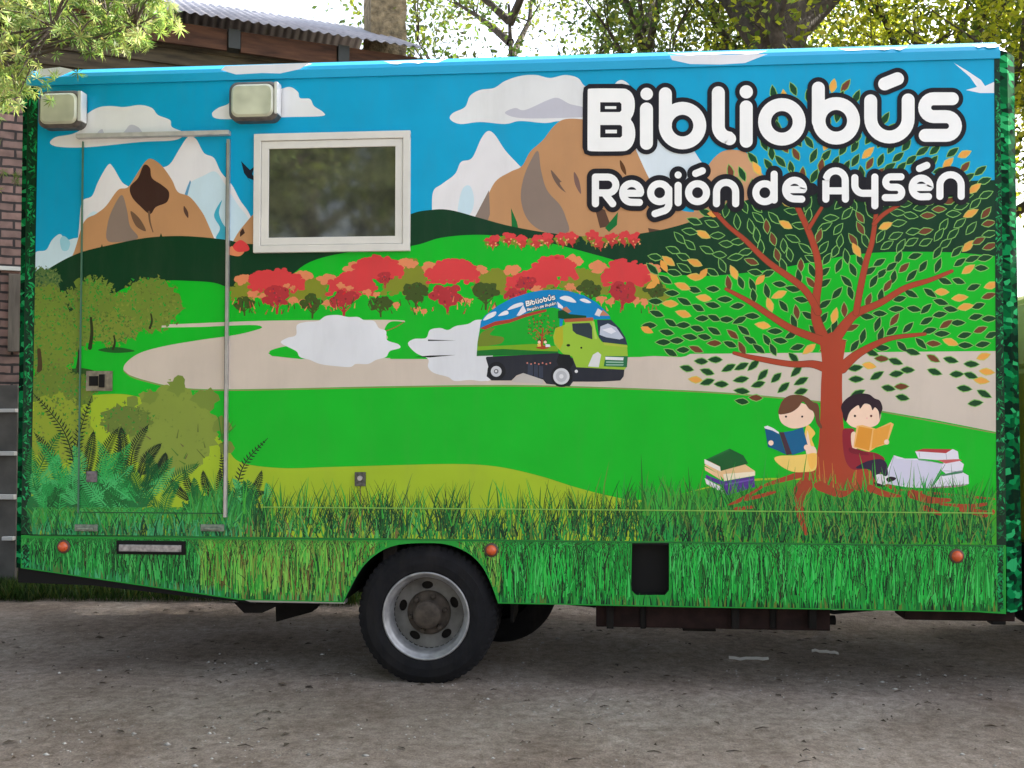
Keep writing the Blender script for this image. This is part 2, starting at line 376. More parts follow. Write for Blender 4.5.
# --- road
mu.poly(cat([(128,328),(150,325),(180,324),(256,321),(330,320),(395,320),(405,322),(398,327),(386,331),(392,340),(392,352),(390,359)], False)+
        [(300,358),(272,352),(268,353),(272,356),(300,359),(512,359),(640,357),(680,354),(996,351),(1003,351),(1003,433),(996,432)]+
        cat([(930,419),(883,411),(845,404),(768,396),(700,391),(600,387),(512,385),(400,386),(256,389),(200,389),(170,386),(148,381),(132,376),(124,371),(126,363),(140,353),(165,346),(200,340),(235,335),(256,330),(262,327),(250,325),(200,327)], False), ROAD)
mu.poly(cat([(390,322),(404,322),(420,326),(450,322),(485,316),(620,316),(690,320),(690,354),(640,356),(480,358),(385,358),(300,358),(274,354),(270,351),(282,347),(300,345),(340,345),(385,340),(384,331)], True), GRN)
mu.stroke([(386,331),(396,327),(404,322)], .9, (150,80,60)); mu.stroke([(124,371),(132,377),(148,382),(170,387),(200,390),(256,390),(400,387),(512,386),(600,388),(700,392),(768,397),(845,405),(883,412),(995,433)], .9, (150,130,90))
# --- puffs
def puff(pts, c=(220,224,232)): mu.poly(cat(pts, True, 5), c)
puff([(281,343),(287,338),(296,335),(297,325),(306,322),(318,321),(326,316),(338,315),(348,317),(358,317),(364,320),(374,321),(379,328),(386,331),(387,340),(398,344),(400,348),(390,351),(386,357),(376,360),(368,364),(356,364),(350,367),(334,366),(320,364),(310,360),(300,357),(296,351)])
puff([(408,344),(414,339),(426,338),(430,330),(440,328),(448,330),(456,326),(468,324),(476,320),(486,321),(492,330),(492,375),(484,381),(470,380),(455,381),(448,377),(434,373),(428,367),(428,359),(416,353)])
mu.poly([(428,341),(456,340.5),(428,339.5)], (20,30,25)); mu.poly([(414,357),(430,355.5),(456,355),(430,357.5)], (20,30,25))
# --- little truck print
def T(X, Y): return (470+X/6.02, 280+Y/6.02)
def TP(pts, c, sm=False): mu.poly(cat([T(*p) for p in pts], True, 4) if sm else [T(*p) for p in pts], c)
TP([(65,250),(90,215),(160,160),(250,110),(350,78),(430,62),(520,58),(600,68),(690,95),(760,135),(810,180),(840,215),(845,235),(560,240),(530,440),(40,455),(48,380)], (0,130,195))
TP([(60,290),(120,270),(200,250),(300,215),(400,180),(500,165),(540,175),(540,430),(530,445),(40,458),(45,380)], (10,165,40))
TP([(60,290),(150,250),(250,235),(330,205),(460,175),(460,190),(330,225),(240,258),(150,275),(90,300)], (165,60,45))
TP([(60,330),(100,300),(150,290),(120,330),(200,345),(190,380),(120,395),(50,400)], (110,130,40), True)
TP([(45,400),(200,395),(380,385),(530,400),(530,440),(40,457)], (120,170,30)); TP([(42,425),(200,415),(380,425),(530,430),(530,445),(40,458)], (10,110,40))
for pts in ([(80,240),(110,205),(155,190),(150,215),(100,240)],[(170,215),(200,190),(225,185),(230,205),(190,215)],[(225,180),(260,150),(310,135),(320,150),(270,170)],[(540,110),(570,95),(610,105),(640,135),(590,130)],[(660,120),(690,112),(730,135),(700,138)]): TP(pts, (225,228,235), True)
TP([(280,215),(320,150),(340,190),(300,215)], (225,225,235)); TP([(525,130),(560,160),(560,175),(530,165)], (225,225,235))
TP([(550,175),(580,160),(610,190),(590,200)], (180,120,90)); TP([(750,210),(770,170),(800,190),(780,220)], (220,215,220)); TP([(780,215),(800,180),(840,215)], (190,130,100))
TP([(530,185),(560,180),(600,205),(700,215),(700,235),(560,235),(530,230)], (5,70,35))
mu.begin(5)
for i in range(90):
    a = random.uniform(0,6.28); q = random.random()**.6
    mu.disc(T(430+95*q*math.cos(a), 285+80*q*math.sin(a)), .9, random.choice(((140,120,40),(60,100,30),(150,90,40),(90,130,40))), n=6)
mu.end()
mu.stroke([T(432,410),T(434,340),T(440,290)], [2.6,1.2], (165,65,40)); mu.stroke([T(434,345),T(400,300)], .8, (165,65,40)); mu.stroke([T(436,340),T(470,300)], .8, (165,65,40))
TP([(395,410),(415,395),(460,395),(480,410),(440,418)], (165,65,40))
for q in ((417,368),(453,368)): mu.disc(T(*q), 1.9, (70,45,35)); mu.disc(T(q[0],q[1]+6), 1.5, (240,205,180))
TP([(405,385),(425,380),(428,400),(408,402)], (230,190,90)); TP([(455,385),(480,388),(485,402),(455,404)], (225,225,235))
TP([(100,462),(530,440),(560,450),(620,470),(640,525),(930,535),(925,580),(905,605),(780,612),(620,612),(600,640),(460,625),(440,600),(330,585),(320,560),(280,575),(250,605),(130,605),(100,580),(110,520),(95,470)], (36,40,52))
TP([(350,500),(440,520),(440,590),(345,580)], (52,60,78)); TP([(380,500),(384,500),(384,585),(380,585)], (20,22,30)); TP([(410,505),(414,505),(414,590),(410,590)], (20,22,30))
TP([(320,560),(440,600),(440,625),(250,615),(265,590)], (190,186,182)); 
CABG=(150,190,60)
TP([(515,290),(570,270),(580,235),(740,235),(765,330),(790,370),(945,395),(950,460),(945,520),(930,540),(640,525),(615,460),(560,445),(510,390),(500,340)], CABG)
TP([(515,290),(560,275),(560,380),(540,420),(505,370)], (175,175,40)); TP([(565,235),(740,225),(745,245),(570,255)], (170,90,60))
TP([(615,262),(720,258),(735,285),(737,358),(640,325),(618,305)], (45,58,66)); TP([(735,250),(748,250),(765,355),(750,355)], (170,205,90))
TP([(765,240),(850,240),(900,290),(935,345),(948,390),(800,375),(775,345)], (40,55,75)); TP([(785,280),(830,262),(880,285),(925,350),(900,358),(820,345),(780,330)], (186,196,214))
TP([(795,300),(850,285),(880,310),(850,325)], (225,228,240)); TP([(800,375),(945,392),(948,405),(810,392)], (175,190,70))
TP([(740,450),(770,432),(790,450),(775,525),(710,520)], (214,216,220)); TP([(815,458),(950,458),(945,525),(805,520)], (30,110,70)); TP([(815,462),(925,466),(922,484),(815,480)], (225,228,235)); TP([(820,490),(925,492),(922,500),(820,498)], (150,190,170)); TP([(818,507),(925,508),(922,515),(818,514)], (150,190,170))
mu.disc(T(592,393), 1.9, (20,28,20), 1.3); mu.disc(T(670,408), 1, (20,28,20))
TP([(520,490),(535,445),(600,450),(625,500),(600,540),(540,530)], (20,24,30))
mu.disc(T(160,548), 9.2, (24,26,34)); mu.disc(T(158,550), 5.4, (200,204,212)); mu.disc(T(158,550), 2.4, (110,114,124)); mu.disc(T(157,549), 1.1, (225,225,230))
mu.disc(T(552,578), 11, (22,24,32)); mu.disc(T(550,580), 8.2, (206,210,216)); mu.disc(T(550,580), 5.6, (180,184,192)); mu.disc(T(550,580), 2.2, (220,222,228)); mu.disc(T(640,550), 1.6, (220,222,228))
for i in range(7): mu.disc(T(345+i*23,500+ (i%2)*6), .9, (190,120,110), n=8)
# --- yellow-green meadow
mu.poly(cat([(28,400),(60,398),(110,394),(135,396),(160,404),(200,420),(225,445),(240,462),(280,468),(330,467),(400,465),(460,464),(500,467),(540,476),(575,487),(610,496),(640,500),(680,494),(720,484),(770,478),(850,482),(900,500),(996,510)], False)+[(1003,545),(24,545),(24,400)], YG)
mu.poly(cat([(640,502),(690,492),(740,482),(800,480),(860,485),(930,500),(996,505)], False)+[(1003,545),(640,545)], (60,165,40))
# --- olive trees at the left
def crown(cx, cy, rx, ry, c, jag=.14, n=46, specks=60, c2=None):
    pts = []
    for i in range(n):
        a = 2*math.pi*i/n; r = 1+random.uniform(-jag, jag); pts.append((max(27,cx+rx*r*math.cos(a)), cy+ry*r*math.sin(a)))
    mu.poly(pts, c)
    mu.begin(6)
    for i in range(int(specks*2.6)):
        a = random.uniform(0,6.28); q = random.random()**.42*1.13
        x = cx+rx*q*math.cos(a); y = cy+ry*q*math.sin(a)
        if x < 32: continue
        l = random.uniform(1.2,4.2); an = random.uniform(0,6.28)
        col = c if q > .95 and random.random() < .6 else random.choice(c2 or ((100,120,45),(135,145,60),(90,110,40),(140,150,50)))
        mu.poly([(x,y),(x+l*math.cos(an),y+l*math.sin(an)),(x+l*.6*math.cos(an+1.3),y+l*.6*math.sin(an+1.3))], col)
    mu.end()
def trunk(x, y0, y1, w, c=(40,50,22)): mu.stroke([(x,y0),(x+1,(y0+y1)/2),(x-1,y1)], [w*.6,w*.8,w], c)
G2=((92,120,46),(118,140,54),(50,140,48),(78,108,40),(108,118,54),(30,150,44))
trunk(91,310,345,3.5); trunk(114,335,350,2.5); trunk(150,310,329,2.5); trunk(38,350,380,7,(62,52,28)); trunk(78,340,370,3)
mu.blob([(98,350),(115,347),(135,351),(115,353)], (20,90,30)); mu.blob([(60,372),(80,368),(96,372),(80,376)], (40,80,26))
crown(44,282,16,14,(84,112,60),specks=80,c2=((60,100,50),(110,130,70),(30,80,50)))
crown(48,305,20,20,OT,specks=80,c2=G2); crown(92,300,24,22,OT,.2,specks=140,c2=G2); crown(150,305,29,26,OT,.16,specks=120,c2=((105,125,50),(130,140,58),(30,150,45),(90,112,40)))
crown(72,330,24,20,OT,specks=80,c2=G2); crown(126,312,24,18,OT,.2,specks=80,c2=((30,150,45),(130,145,58),(105,125,50)))
crown(114,328,23,16,(120,140,52),.18,specks=90,c2=G2); crown(50,345,26,32,(110,134,46),.12,specks=160,c2=G2)
trunk(91,318,348,4); trunk(114,336,349,2.5); trunk(151,314,328,2.5); trunk(39,350,381,6,(70,56,30)); trunk(79,350,372,2.5)
crown(60,392,34,22,(104,128,44),.16,specks=120,c2=G2)
crown(58,430,34,34,(138,158,44),.12,specks=120,c2=G2)
crown(172,430,45,44,(130,150,60),.10,60,specks=30,c2=((112,134,54),(124,144,58)))
crown(126,420,24,16,(104,126,52),.22,specks=60,c2=G2)
for x,y,r in [(150,398,8),(178,386,10),(205,400,12),(222,425,9),(226,448,7),(132,402,6)]: crown(x,y,r,r*.9,(116,138,56),.3,16,specks=0)
for i in range(26):
    x=random.uniform(100,225); y=random.uniform(430,470); mu.stroke([(x,y),(x+random.uniform(-9,9),y-random.uniform(2,9))],[1.6,.5],random.choice(((92,108,44),(100,96,60),(80,120,40))),cap=False)
for i in range(10):
    a=random.uniform(-2.2,-.6); mu.stroke([(222,440),(222+18*math.cos(a),440+24*math.sin(a))],[1,.4],(60,130,40),cap=False,n=2)
# --- big tree: leaves, then limbs
TR=(168,66,42)
limbs = [([(842,368),(855,356),(872,346),(892,338),(925,334)],[9,6,4,2]),([(833,342),(845,325),(857,313),(880,303),(905,288),(930,280),(952,271)],[10,7,5,4,2]),
 ([(856,313),(860,290),(866,262),(872,242),(876,214)],[5,5,4,3]),([(874,224),(884,214),(899,205)],[3,3,2]),([(824,340),(816,318),(816,300),(819,270),(812,240),(797,206)],[10,7,6,5,4]),
 ([(809,228),(822,207)],[3,2]),([(818,312),(803,288),(768,262),(745,240),(728,226),(714,211)],[6,5,4,3,3]),([(826,342),(812,337),(790,328),(768,314),(750,302),(726,289)],[8,6,5,4,2]),
 ([(826,368),(812,364),(790,364),(755,358),(734,353)],[8,5,4,2])]
region = [(650,262),(664,246),(690,225),(712,205),(715,178),(740,165),(762,150),(772,92),(800,88),(850,84),(868,100),(900,132),(930,148),(962,150),(984,168),(990,210),(992,300),(992,396),(975,404),(948,366),(940,382),(922,360),(905,398),(888,396),(872,372),(858,394),(846,386),(846,372),(818,372),(812,396),(790,392),(760,396),(735,408),(722,392),(700,388),(680,362),(668,350),(655,330),(644,328),(650,300),(672,290),(668,282),(650,275)]
def inside(p, poly):
    c = False; j = len(poly)-1
    for i in range(len(poly)):
        if (poly[i][1] > p[1]) != (poly[j][1] > p[1]) and p[0] < (poly[j][0]-poly[i][0])*(p[1]-poly[i][1])/(poly[j][1]-poly[i][1])+poly[i][0]: c = not c
        j = i
    return c
def leafshape(x, y, a, l, w):
    out = []
    for t, s in [(0,0),(.2,.62),(.45,1),(.75,.66),(1,0),(.75,-.66),(.45,-1),(.2,-.62)]:
        u = (t-.5)*l; v = s*w/2; out.append((x+u*math.cos(a)-v*math.sin(a), y+u*math.sin(a)+v*math.cos(a)))
    return out
segs = [(Vector(c_[i]), Vector(c_[i+1])) for pts, w in limbs for c_ in [cat(pts, False, 3)] for i in range(len(c_)-1)]
def near_seg(p):
    best = (1e9, None)
    for a, b_ in segs:
        d = b_-a; t = max(0, min(1, (p-a).dot(d)/d.length_squared)); q = a+d*t; l = (p-q).length
        if l < best[0]: best = (l, d.normalized(), q)
    return best
lv = []; tries = 0
lr = random.Random(11)
while tries < 26000:
    tries += 1
    p = (lr.uniform(642, 993), lr.uniform(84, 408))
    if not inside(p, region): continue
    if p[1] > 350 and (lr.random() < .9 or 812 < p[0] < 852): continue
    if any((p[0]-q[0])**2+((p[1]-q[1])*1.15)**2 < 11.6**2 for q in lv): continue
    v = Vector(p); l, d, q = near_seg(v)
    if l < 5.5: continue
    side = (v-q).normalized(); dr = d*1.0+side*(.35 if l > 25 else .8)
    a = math.atan2(dr.y, dr.x)+lr.uniform(-.35, .35)
    lv.append((p[0], p[1], a))
base_k = mu.k; mu.begin(15)
for i, (x, y, a) in enumerate(lv):
    k = base_k+1+(i % 24)*3; r_ = lr.random(); l = lr.uniform(15.5, 18)
    c = (10,66,30) if r_ < .80 else ((110,60,36) if r_ < .925 else (232,168,76))
    edge = (i*7919 % 100)/100
    if (x < 700 or x > 940 or y > 388) and r_ > .84: c = (226,160,72)
    k = mu.poly(leafshape(x, y, a, l, 8.2), (126,184,96) if c[1] < 100 else (196,190,96))
    mu.grp[2][0] += 1; mu.poly(leafshape(x, y, a, l-2.0, 6.2), c, over=k)
mu.end()
for p in [(652,285),(664,266),(655,279),(647,330),(703,274),(714,214),(760,280),(794,192)]:
    mu.poly(leafshape(p[0], p[1], random.uniform(0,3), 14, 7), (226,160,72))
for pts, w in limbs:
    mu.stroke(pts, [q*1.15+1.2 for q in w], (120,60,36)); mu.stroke(pts, [q*1.15 for q in w], TR)
mu.poly(cat([(819,338),(822,362),(821,385),(820,420),(818,448),(812,468),(800,486)], False)+[(830,490),(880,486)]+cat([(872,472),(856,462),(847,445),(843,420),(842,385),(843,362),(846,342)], False)+[(832,332)], TR)
for pts, w in [([(815,470),(795,476),(775,482),(760,487)],[9,5,2]),([(806,482),(798,492),(800,508),(806,534)],[12,10,8,4]),([(820,480),(835,487),(850,486),(872,492)],[12,9,3]),([(850,470),(880,480),(900,494)],[10,6,2]),([(900,490),(940,494),(994,499)],[2,3,2]),([(915,494),(940,502),(950,506)],[8,6,2]),([(968,508),(992,512)],[7,6]),([(738,500),(760,496),(775,490)],[3,4,2]),([(736,508),(750,506)],[4,3]),([(940,506),(992,505)],[1.4,1.4])]:
    mu.stroke(pts, w, TR)
for i in range(26):
    x = random.uniform(805,900); mu.stroke([(x,random.uniform(478,492)),(x+random.uniform(-4,4),random.uniform(455,476))],[1,.4],random.choice(((196,130,60),(150,110,60),GRN)),cap=False)
# --- children reading, and books
def K(X, Y): return (750+X/4.452, 380+Y/4.452)
def KP(pts, c, sm=True): mu.poly(cat([K(*p) for p in pts], True, 4) if sm else [K(*p) for p in pts], c)
SK=(246,212,188); YEL=(244,200,96)
KP([(250,205),(275,215),(290,238),(275,262),(285,300),(240,310)], YEL)
KP([(255,225),(270,290),(290,300),(295,330),(250,330)], SK)
KP([(108,352),(130,338),(200,335),(250,330),(292,325),(298,350),(290,400),(240,410),(190,408),(140,385)], (242,206,112)); KP([(255,335),(292,330),(292,380),(270,395)], (246,190,90))
KP([(128,150),(140,190),(175,212),(210,215),(250,205),(275,185),(285,150),(250,110),(190,100),(140,120)], SK)
KP([(128,152),(133,115),(150,85),(180,68),(220,66),(255,78),(280,98),(300,105),(308,130),(310,180),(322,210),(312,215),(295,190),(285,145),(262,128),(236,96),(215,122),(180,145)], (108,70,50))
mu.disc(K(160,163), 1.1, (50,30,30)); mu.disc(K(232,163), 1.1, (50,30,30))
KP([(62,208),(78,203),(105,215),(128,232),(128,240),(68,218)], (225,225,230), False)
KP([(66,216),(100,225),(132,242),(160,332),(118,312),(80,298)], (16,86,130), False); KP([(130,232),(150,232),(190,330),(162,334)], (70,44,60), False); KP([(150,232),(190,226),(235,210),(262,308),(225,322),(188,334)], (14,96,142), False)
mu.disc(K(93,280), 2.6, SK); mu.disc(K(252,300), 2.8, SK); KP([(252,300),(285,296),(290,318),(262,318)], SK)
# boy
KP([(412,228),(440,215),(465,225),(460,290),(500,315),(560,325),(600,352),(570,375),(480,400),(440,385),(418,330)], (142,34,50))
KP([(450,240),(470,235),(480,300),(455,300)], SK); KP([(445,300),(520,325),(520,335),(450,325)],(120,26,44))
KP([(470,392),(520,362),(580,352),(608,372),(614,420),(600,428),(580,410),(575,440),(565,460),(545,425),(530,398)], (46,34,60))
KP([(565,430),(590,425),(620,440),(600,462),(570,460)], (225,215,225)); KP([(606,438),(625,428),(650,436),(640,446),(615,452)], (40,26,40)); KP([(555,455),(600,470),(590,476),(560,470)], (40,26,40))
KP([(424,150),(430,185),(455,208),(500,215),(555,205),(578,180),(580,140),(540,110),(470,110),(430,125)], SK)
KP([(412,150),(405,120),(420,92),(450,70),(490,60),(530,64),(555,82),(578,92),(590,125),(582,150),(578,178),(572,140),(556,122),(545,135),(535,112),(510,105),(490,128),(482,112),(455,130),(440,150),(428,185),(415,170)], (42,26,40))
mu.disc(K(467,160), 1.2, (50,24,30)); mu.disc(K(539,160), 1.2, (90,20,30)); mu.disc(K(520,170),.8,(240,180,170))
KP([(474,204),(500,200),(550,214),(560,218),(600,200),(625,188),(640,196),(610,285),(560,300),(530,320),(460,300)], (240,186,110), False); KP([(484,206),(545,218),(530,314),(466,296)], (222,150,54), False); KP([(550,220),(600,206),(628,196),(606,280),(540,308)], (232,162,66), False)
mu.disc(K(608,276), 2.6, SK)
# books right
BKW=(222,220,232)
KP([(600,460),(595,420),(612,395),(640,335),(690,350),(745,350),(760,370),(860,375),(800,482),(700,478)], BKW, False)
KP([(640,335),(655,350),(745,356),(860,372),(800,484),(795,478),(600,462)], (206,204,224), False)
KP([(735,318),(770,308),(905,308),(925,318),(930,352),(880,360),(750,350)], BKW, False); KP([(733,317),(770,306),(900,308),(872,326)], (176,62,66), False)
KP([(860,370),(930,358),(952,375),(945,404),(880,424),(850,400)], BKW, False); KP([(835,356),(930,352),(944,358),(870,372)], (196,96,96), False)
KP([(850,425),(945,410),(972,425),(974,462),(930,474),(810,478),(840,440)], BKW, False); KP([(840,424),(930,404),(952,402),(945,414),(860,428)], (70,130,96), False); KP([(800,478),(970,466),(930,476),(830,482)],(170,130,140),False)
mu.stroke([K(868,376),K(806,480)], .6, (120,120,140), cap=False)
for a_, b_ in (((745,352),(862,374)),((860,404),(945,408)),((835,476),(968,464)),((640,338),(606,456)),((752,322),(756,346)),((872,328),(876,356)),((850,428),(842,470))): mu.stroke([K(*a_),K(*b_)], .45, (150,148,168), cap=False)
KP([(560,425),(590,420),(622,436),(606,464),(570,464)], (225,215,225)); KP([(606,440),(625,430),(650,436),(640,448),(615,454)], (40,26,40)); KP([(580,370),(606,378),(614,418),(600,428),(584,412)], (46,34,60)); KP([(553,455),(598,470),(588,476),(560,470)], (40,26,40))
# books left (crop origin 512,384 scale 4)
def Bk(X, Y): return (512+X/4, 384+Y/4)
def BP(pts, c): mu.poly([Bk(*p) for p in pts], c)
BP([(770,325),(830,362),(850,388),(972,365),(972,348),(900,300),(800,300)], (228,190,140)); BP([(845,360),(972,350),(972,366),(848,388)], (240,226,196)); BP([(770,300),(832,332),(834,350),(770,318)], (232,228,220)); BP([(770,330),(832,362),(838,385),(772,345)], (236,196,150))
BP([(775,302),(870,258),(925,285),(945,318),(835,348),(832,330)], (20,92,44)); BP([(775,302),(870,258),(870,266),(790,302)], (30,110,56))
BP([(775,362),(845,390),(968,368),(972,412),(860,446),(845,410),(775,376)], (84,52,140)); BP([(770,376),(840,414),(852,440),(775,398)], (226,222,226)); BP([(852,400),(966,378),(966,384),(853,406)], (110,80,170))

# --- leafy strips at both ends
def leafstrip(P, x0, x1, y0, y1, n, cols, sl=0, x0b=None):
    P.begin(24)
    for i in range(n):
        y = random.uniform(y0, y1); f = (y-y0)/(y1-y0); a0 = x0+((x0b if x0b is not None else x0)-x0)*f; dx = a0-x0
        x = random.uniform(a0+1, x1+dx-1); l = random.uniform(3, 8); a = random.choice((.6,-.6,2.5,-2.5,1.3,-1.3))+random.uniform(-.4,.4)
        c = random.choice(cols); w = random.uniform(.8, 2.2); pts = leafshape(x, y, a, l, w)
        if any(p[0] < a0 or p[0] > x1+dx for p in pts): continue
        P.poly(pts, c, P.k+1+(i % 30))
    P.end()
LC=((0,120,60),(0,90,45),(10,150,80),(0,60,34),(30,170,100),(5,40,24),(3,30,20),(0,105,60))
mu.poly([(28.5,80),(38,80),(29.5,566),(20.5,566),(20.5,300)], (4,48,28)) if False else mu.poly([(24,60),(39,60),(30,580),(18,580)], (4,50,30))
leafstrip(mu, 29, 39, 80, 540, 700, LC, x0b=21)
mu.poly([(994,50),(1003.5,50),(1006,560),(996.5,560)], (4,46,30))
leafstrip(mu, 994, 1003.5, 66, 540, 700, LC, x0b=996.5)

# --- ferns and grass
def fern(b, t, bend, n, ll, c, w=1.1, lw=1.5):
    B = Vector(b); Tt = Vector(t); d = Tt-B; nn = Vector((-d.y, d.x)).normalized()
    mid = (B+Tt)/2+nn*bend; pts = cat([tuple(B), tuple(mid), tuple(Tt)], False, 8); mu.stroke(pts, [w*1.4, w*.5], c, cap=False, smooth=False)
    k = mu.k
    ll = min(ll, d.length*.26)
    for i in range(n):
        f = .12+.86*i/n; q = f*(len(pts)-1); j = min(int(q), len(pts)-2); p = Vector(pts[j]).lerp(Vector(pts[j+1]), q-j); tg = (Vector(pts[j+1])-Vector(pts[j])).normalized()
        L = ll*math.sin(math.pi*min(1, .18+f*.86))**.8
        for s in (-1, 1):
            a = math.atan2(tg.y, tg.x)+s*1.05; e = (p.x+L/2*math.cos(a), p.y+L/2*math.sin(a))
            if e[0] < 22: continue
            mu.poly(leafshape(e[0], e[1], a, L, lw), c, k+1+(i % 2))
    mu.k += 3
crown(84,506,62,30,(26,112,56),.12,60,specks=160,c2=((24,140,76),(50,160,90),(16,90,44),(70,110,50)))
crown(222,516,44,20,(30,124,56),.14,50,specks=90,c2=((24,140,76),(50,160,90),(16,90,44)))
DF=(20,44,26); mu.begin(10)
for b,t,bd in [((78,480),(33,393),10),((62,492),(34,432),6),((80,500),(92,396),-9),((86,476),(94,430),0),((98,480),(119,427),-4),((122,470),(121,426),2),((130,478),(149,424),-6),((140,478),(162,443),-4),((100,492),(120,430),6),((150,480),(166,452),4)]:
    fern(b, t, bd, 24, 8, DF)
for b,t,bd in [((200,500),(184,468),-4),((214,498),(203,470),-3),((222,505),(221,452),2),((226,505),(220,468),-3),((234,500),(268,438),-8),((246,500),(262,470),3),((240,505),(266,492),-3),((192,500),(170,478),-3)]:
    fern(b, t, bd, 18, 6, DF)
mu.end(); mu.begin(24)
GF=((30,148,70),(44,168,82),(18,120,54),(70,184,104),(20,104,46),(12,84,38))
for i in range(40):
    x = random.uniform(34, 165); y = random.uniform(480, 525); a = random.uniform(-2.5, -.6); l = random.uniform(34, 62)
    fern((x, y), (max(32, x+l*math.cos(a)), y+l*math.sin(a)*.9), random.uniform(-8, 8), 20, 9, random.choice(GF), lw=1.25)
for i in range(18):
    x = random.uniform(190, 262); y = random.uniform(500, 525); a = random.uniform(-2.3, -.8); l = random.uniform(14, 30)
    fern((x, y), (x+l*math.cos(a), y+l*math.sin(a)), random.uniform(-5, 5), 12, 6, random.choice(GF), lw=1.6)

# skirt outline (in photo pixels): slanted tail, wheel arch
arch = [(343,603),(352,585),(362,568),(374,556),(390,547),(410,543.5),(440,543.5),(458,548),(472,556),(483,568),(491,584),(498,603)]
arch = cat(arch, False, 4)
skirt_px = [(18,535),(1006,543),(1006,614),(975,612)]+[(700,607.5),(498,603.5)]+arch[::-1]+[(343,602.5),(240,600),(20,568)]
hole_px = [(632,543),(669,543),(669,590),(665,595),(636,595),(631,590)]
mu.end(); gk = mu.k
def gcols(x):
    if x < 240: return ((24,130,74),(40,150,90),(14,90,48),(70,170,110),(90,120,60),(10,64,36),(30,140,60))
    if x < 420: return ((60,160,60),(34,140,52),(110,150,60),(20,96,40),(120,104,60),(80,170,90),(14,70,34))
    if x < 700: return ((20,140,60),(14,106,50),(40,160,70),(8,60,34),(90,120,50),(6,44,26),(50,150,60))
    return ((16,150,66),(10,110,46),(50,150,56),(6,60,30),(100,120,46),(6,44,26),(36,130,50))
def blade(x, y, h, lean, w, c, k):
    P = [(x, y), (x+lean*.3, y-h*.5), (x+lean, y-h)]
    mu.stroke(P, [w, w*.8, .15], c, k, cap=False, n=2)
    return P
mu.begin(30)
for i in range(6200):                                   # meadow grass above the seam
    x = random.uniform(32, 992); f = random.random()
    y = 545-f**1.4*40; h = random.uniform(10, 26) if f < .6 else random.uniform(14, 34)
    if 235 < x < 640 and random.random() < (.5 if f < .55 else .86): continue
    if random.random() < .06: h *= 1.7
    if x < 190: h = min(h, y-507)
    if h < 5: continue
    c = random.choice(gcols(x))
    if f > .5: c = tuple(int(v*.6+g*.4) for v, g in zip(c, (80,190,56)))
    blade(x, y, h, random.uniform(-11, 11), random.uniform(.7, 2.0), c, gk+1+(i % 40))
for _ in range(210):                                    # darker tussocks
    x0 = random.uniform(250, 985); y0 = random.uniform(520, 545)
    for j in range(random.randint(4,8)):
        c = random.choice(((10,60,34),(20,84,40),(30,60,30),(24,110,50),(8,44,26)))
        blade(x0+random.uniform(-4,4), y0, random.uniform(18, 44), random.uniform(-17, 17), random.uniform(.5, 1.1), c, 0)
mu.end()
for pts, w in [([(762,487),(740,500),(728,505)],[2,4,1]),([(806,486),(799,500),(800,515),(806,534)],[13,9,7,3]),([(738,501),(760,496),(775,492)],[3,4,2]),([(736,509),(752,507)],[4,3]),([(870,488),(885,494),(900,496)],[7,6,2]),([(912,494),(930,500),(950,500)],[9,7,3]),([(940,504),(968,506),(986,504)],[2,4,3]),([(962,509),(985,514)],[6,7]),([(925,508),(940,514)],[6,3]),([(820,486),(840,494),(852,490)],[10,7,3])]:
    mu.stroke(pts, w, (160,66,40))
mu.begin(16)
for i in range(380):
    x = random.uniform(700, 988); blade(x, random.uniform(505,545), random.uniform(10,26), random.uniform(-9,9), random.uniform(.6,1.4), random.choice(((40,150,60),(20,100,44),(90,170,60),(110,140,60),(12,66,34))), 0)
mu.end()
# --- skirt print
wall_print = mu; mu = Print(O0, NF)
mu.poly(skirt_px, (28,148,52), None, [hole_px])
gk = mu.k
def in_skirt(p): return inside(p, skirt_px) and not inside(p, hole_px)
n_ = 0; mu.begin(40); yt = lambda x: float(np.interp(x, [18,1003], [537.2,544.9]))
while n_ < 9000:
    x = random.uniform(20, 1000); y = random.uniform(546, 616); h = random.uniform(14, 62); dark = random.random() < .5; lean = random.gauss(0, 8 if dark else 4)
    if y-h < yt(x)+.3: h = y-yt(x)-random.uniform(.2, 1.4)
    if h < 4: continue
    P = [(x, y), (x+lean*.3, y-h*.5), (x+lean, y-h)]
    if not all(in_skirt((p[0]+d, max(yt(x)+1, p[1])+e)) for p in P for d, e in ((-1,0),(1,0),(0,.8))): continue
    n_ += 1
    if dark: c = random.choice(((6,46,24),(10,64,30),(50,56,28),(4,32,22),(14,80,38))+(((110,84,44),(96,70,40)) if 200 < x < 460 else ())); w_ = random.uniform(.45, .95)
    else:
        w_ = random.uniform(.7, 1.9)
        if x > 500: c = random.choice(((30,186,70),(20,164,56),(54,192,76),(24,148,54),(70,200,96),(16,136,48)))
        elif x > 200: c = random.choice(((88,190,74),(66,172,54),(116,180,64),(50,158,56),(130,196,80),(120,146,62)))
        else: c = random.choice(((32,160,66),(24,138,54),(56,180,84),(78,190,92),(16,120,48)))
    blade(x, y, h, lean, w_, c, 0)
mu.end(); mu.begin(8)
for x in np.arange(24, 1000, 1.6):                      # short blades fill the bottom edge
    yb = float(np.interp(x, [20,240,343,498,700,975,1003],[568,600,602.5,603.5,607.5,612,613]))-1.2
    if in_skirt((x, yb)) and in_skirt((x+1, yb-9)) and in_skirt((x-3, yb-9)) and in_skirt((x+3, yb-9)):
        blade(x, yb, random.uniform(5, 12), random.uniform(-2, 2), random.uniform(.8, 2), random.choice(gcols(x)), 0)
mu.end(); mu.begin(16)
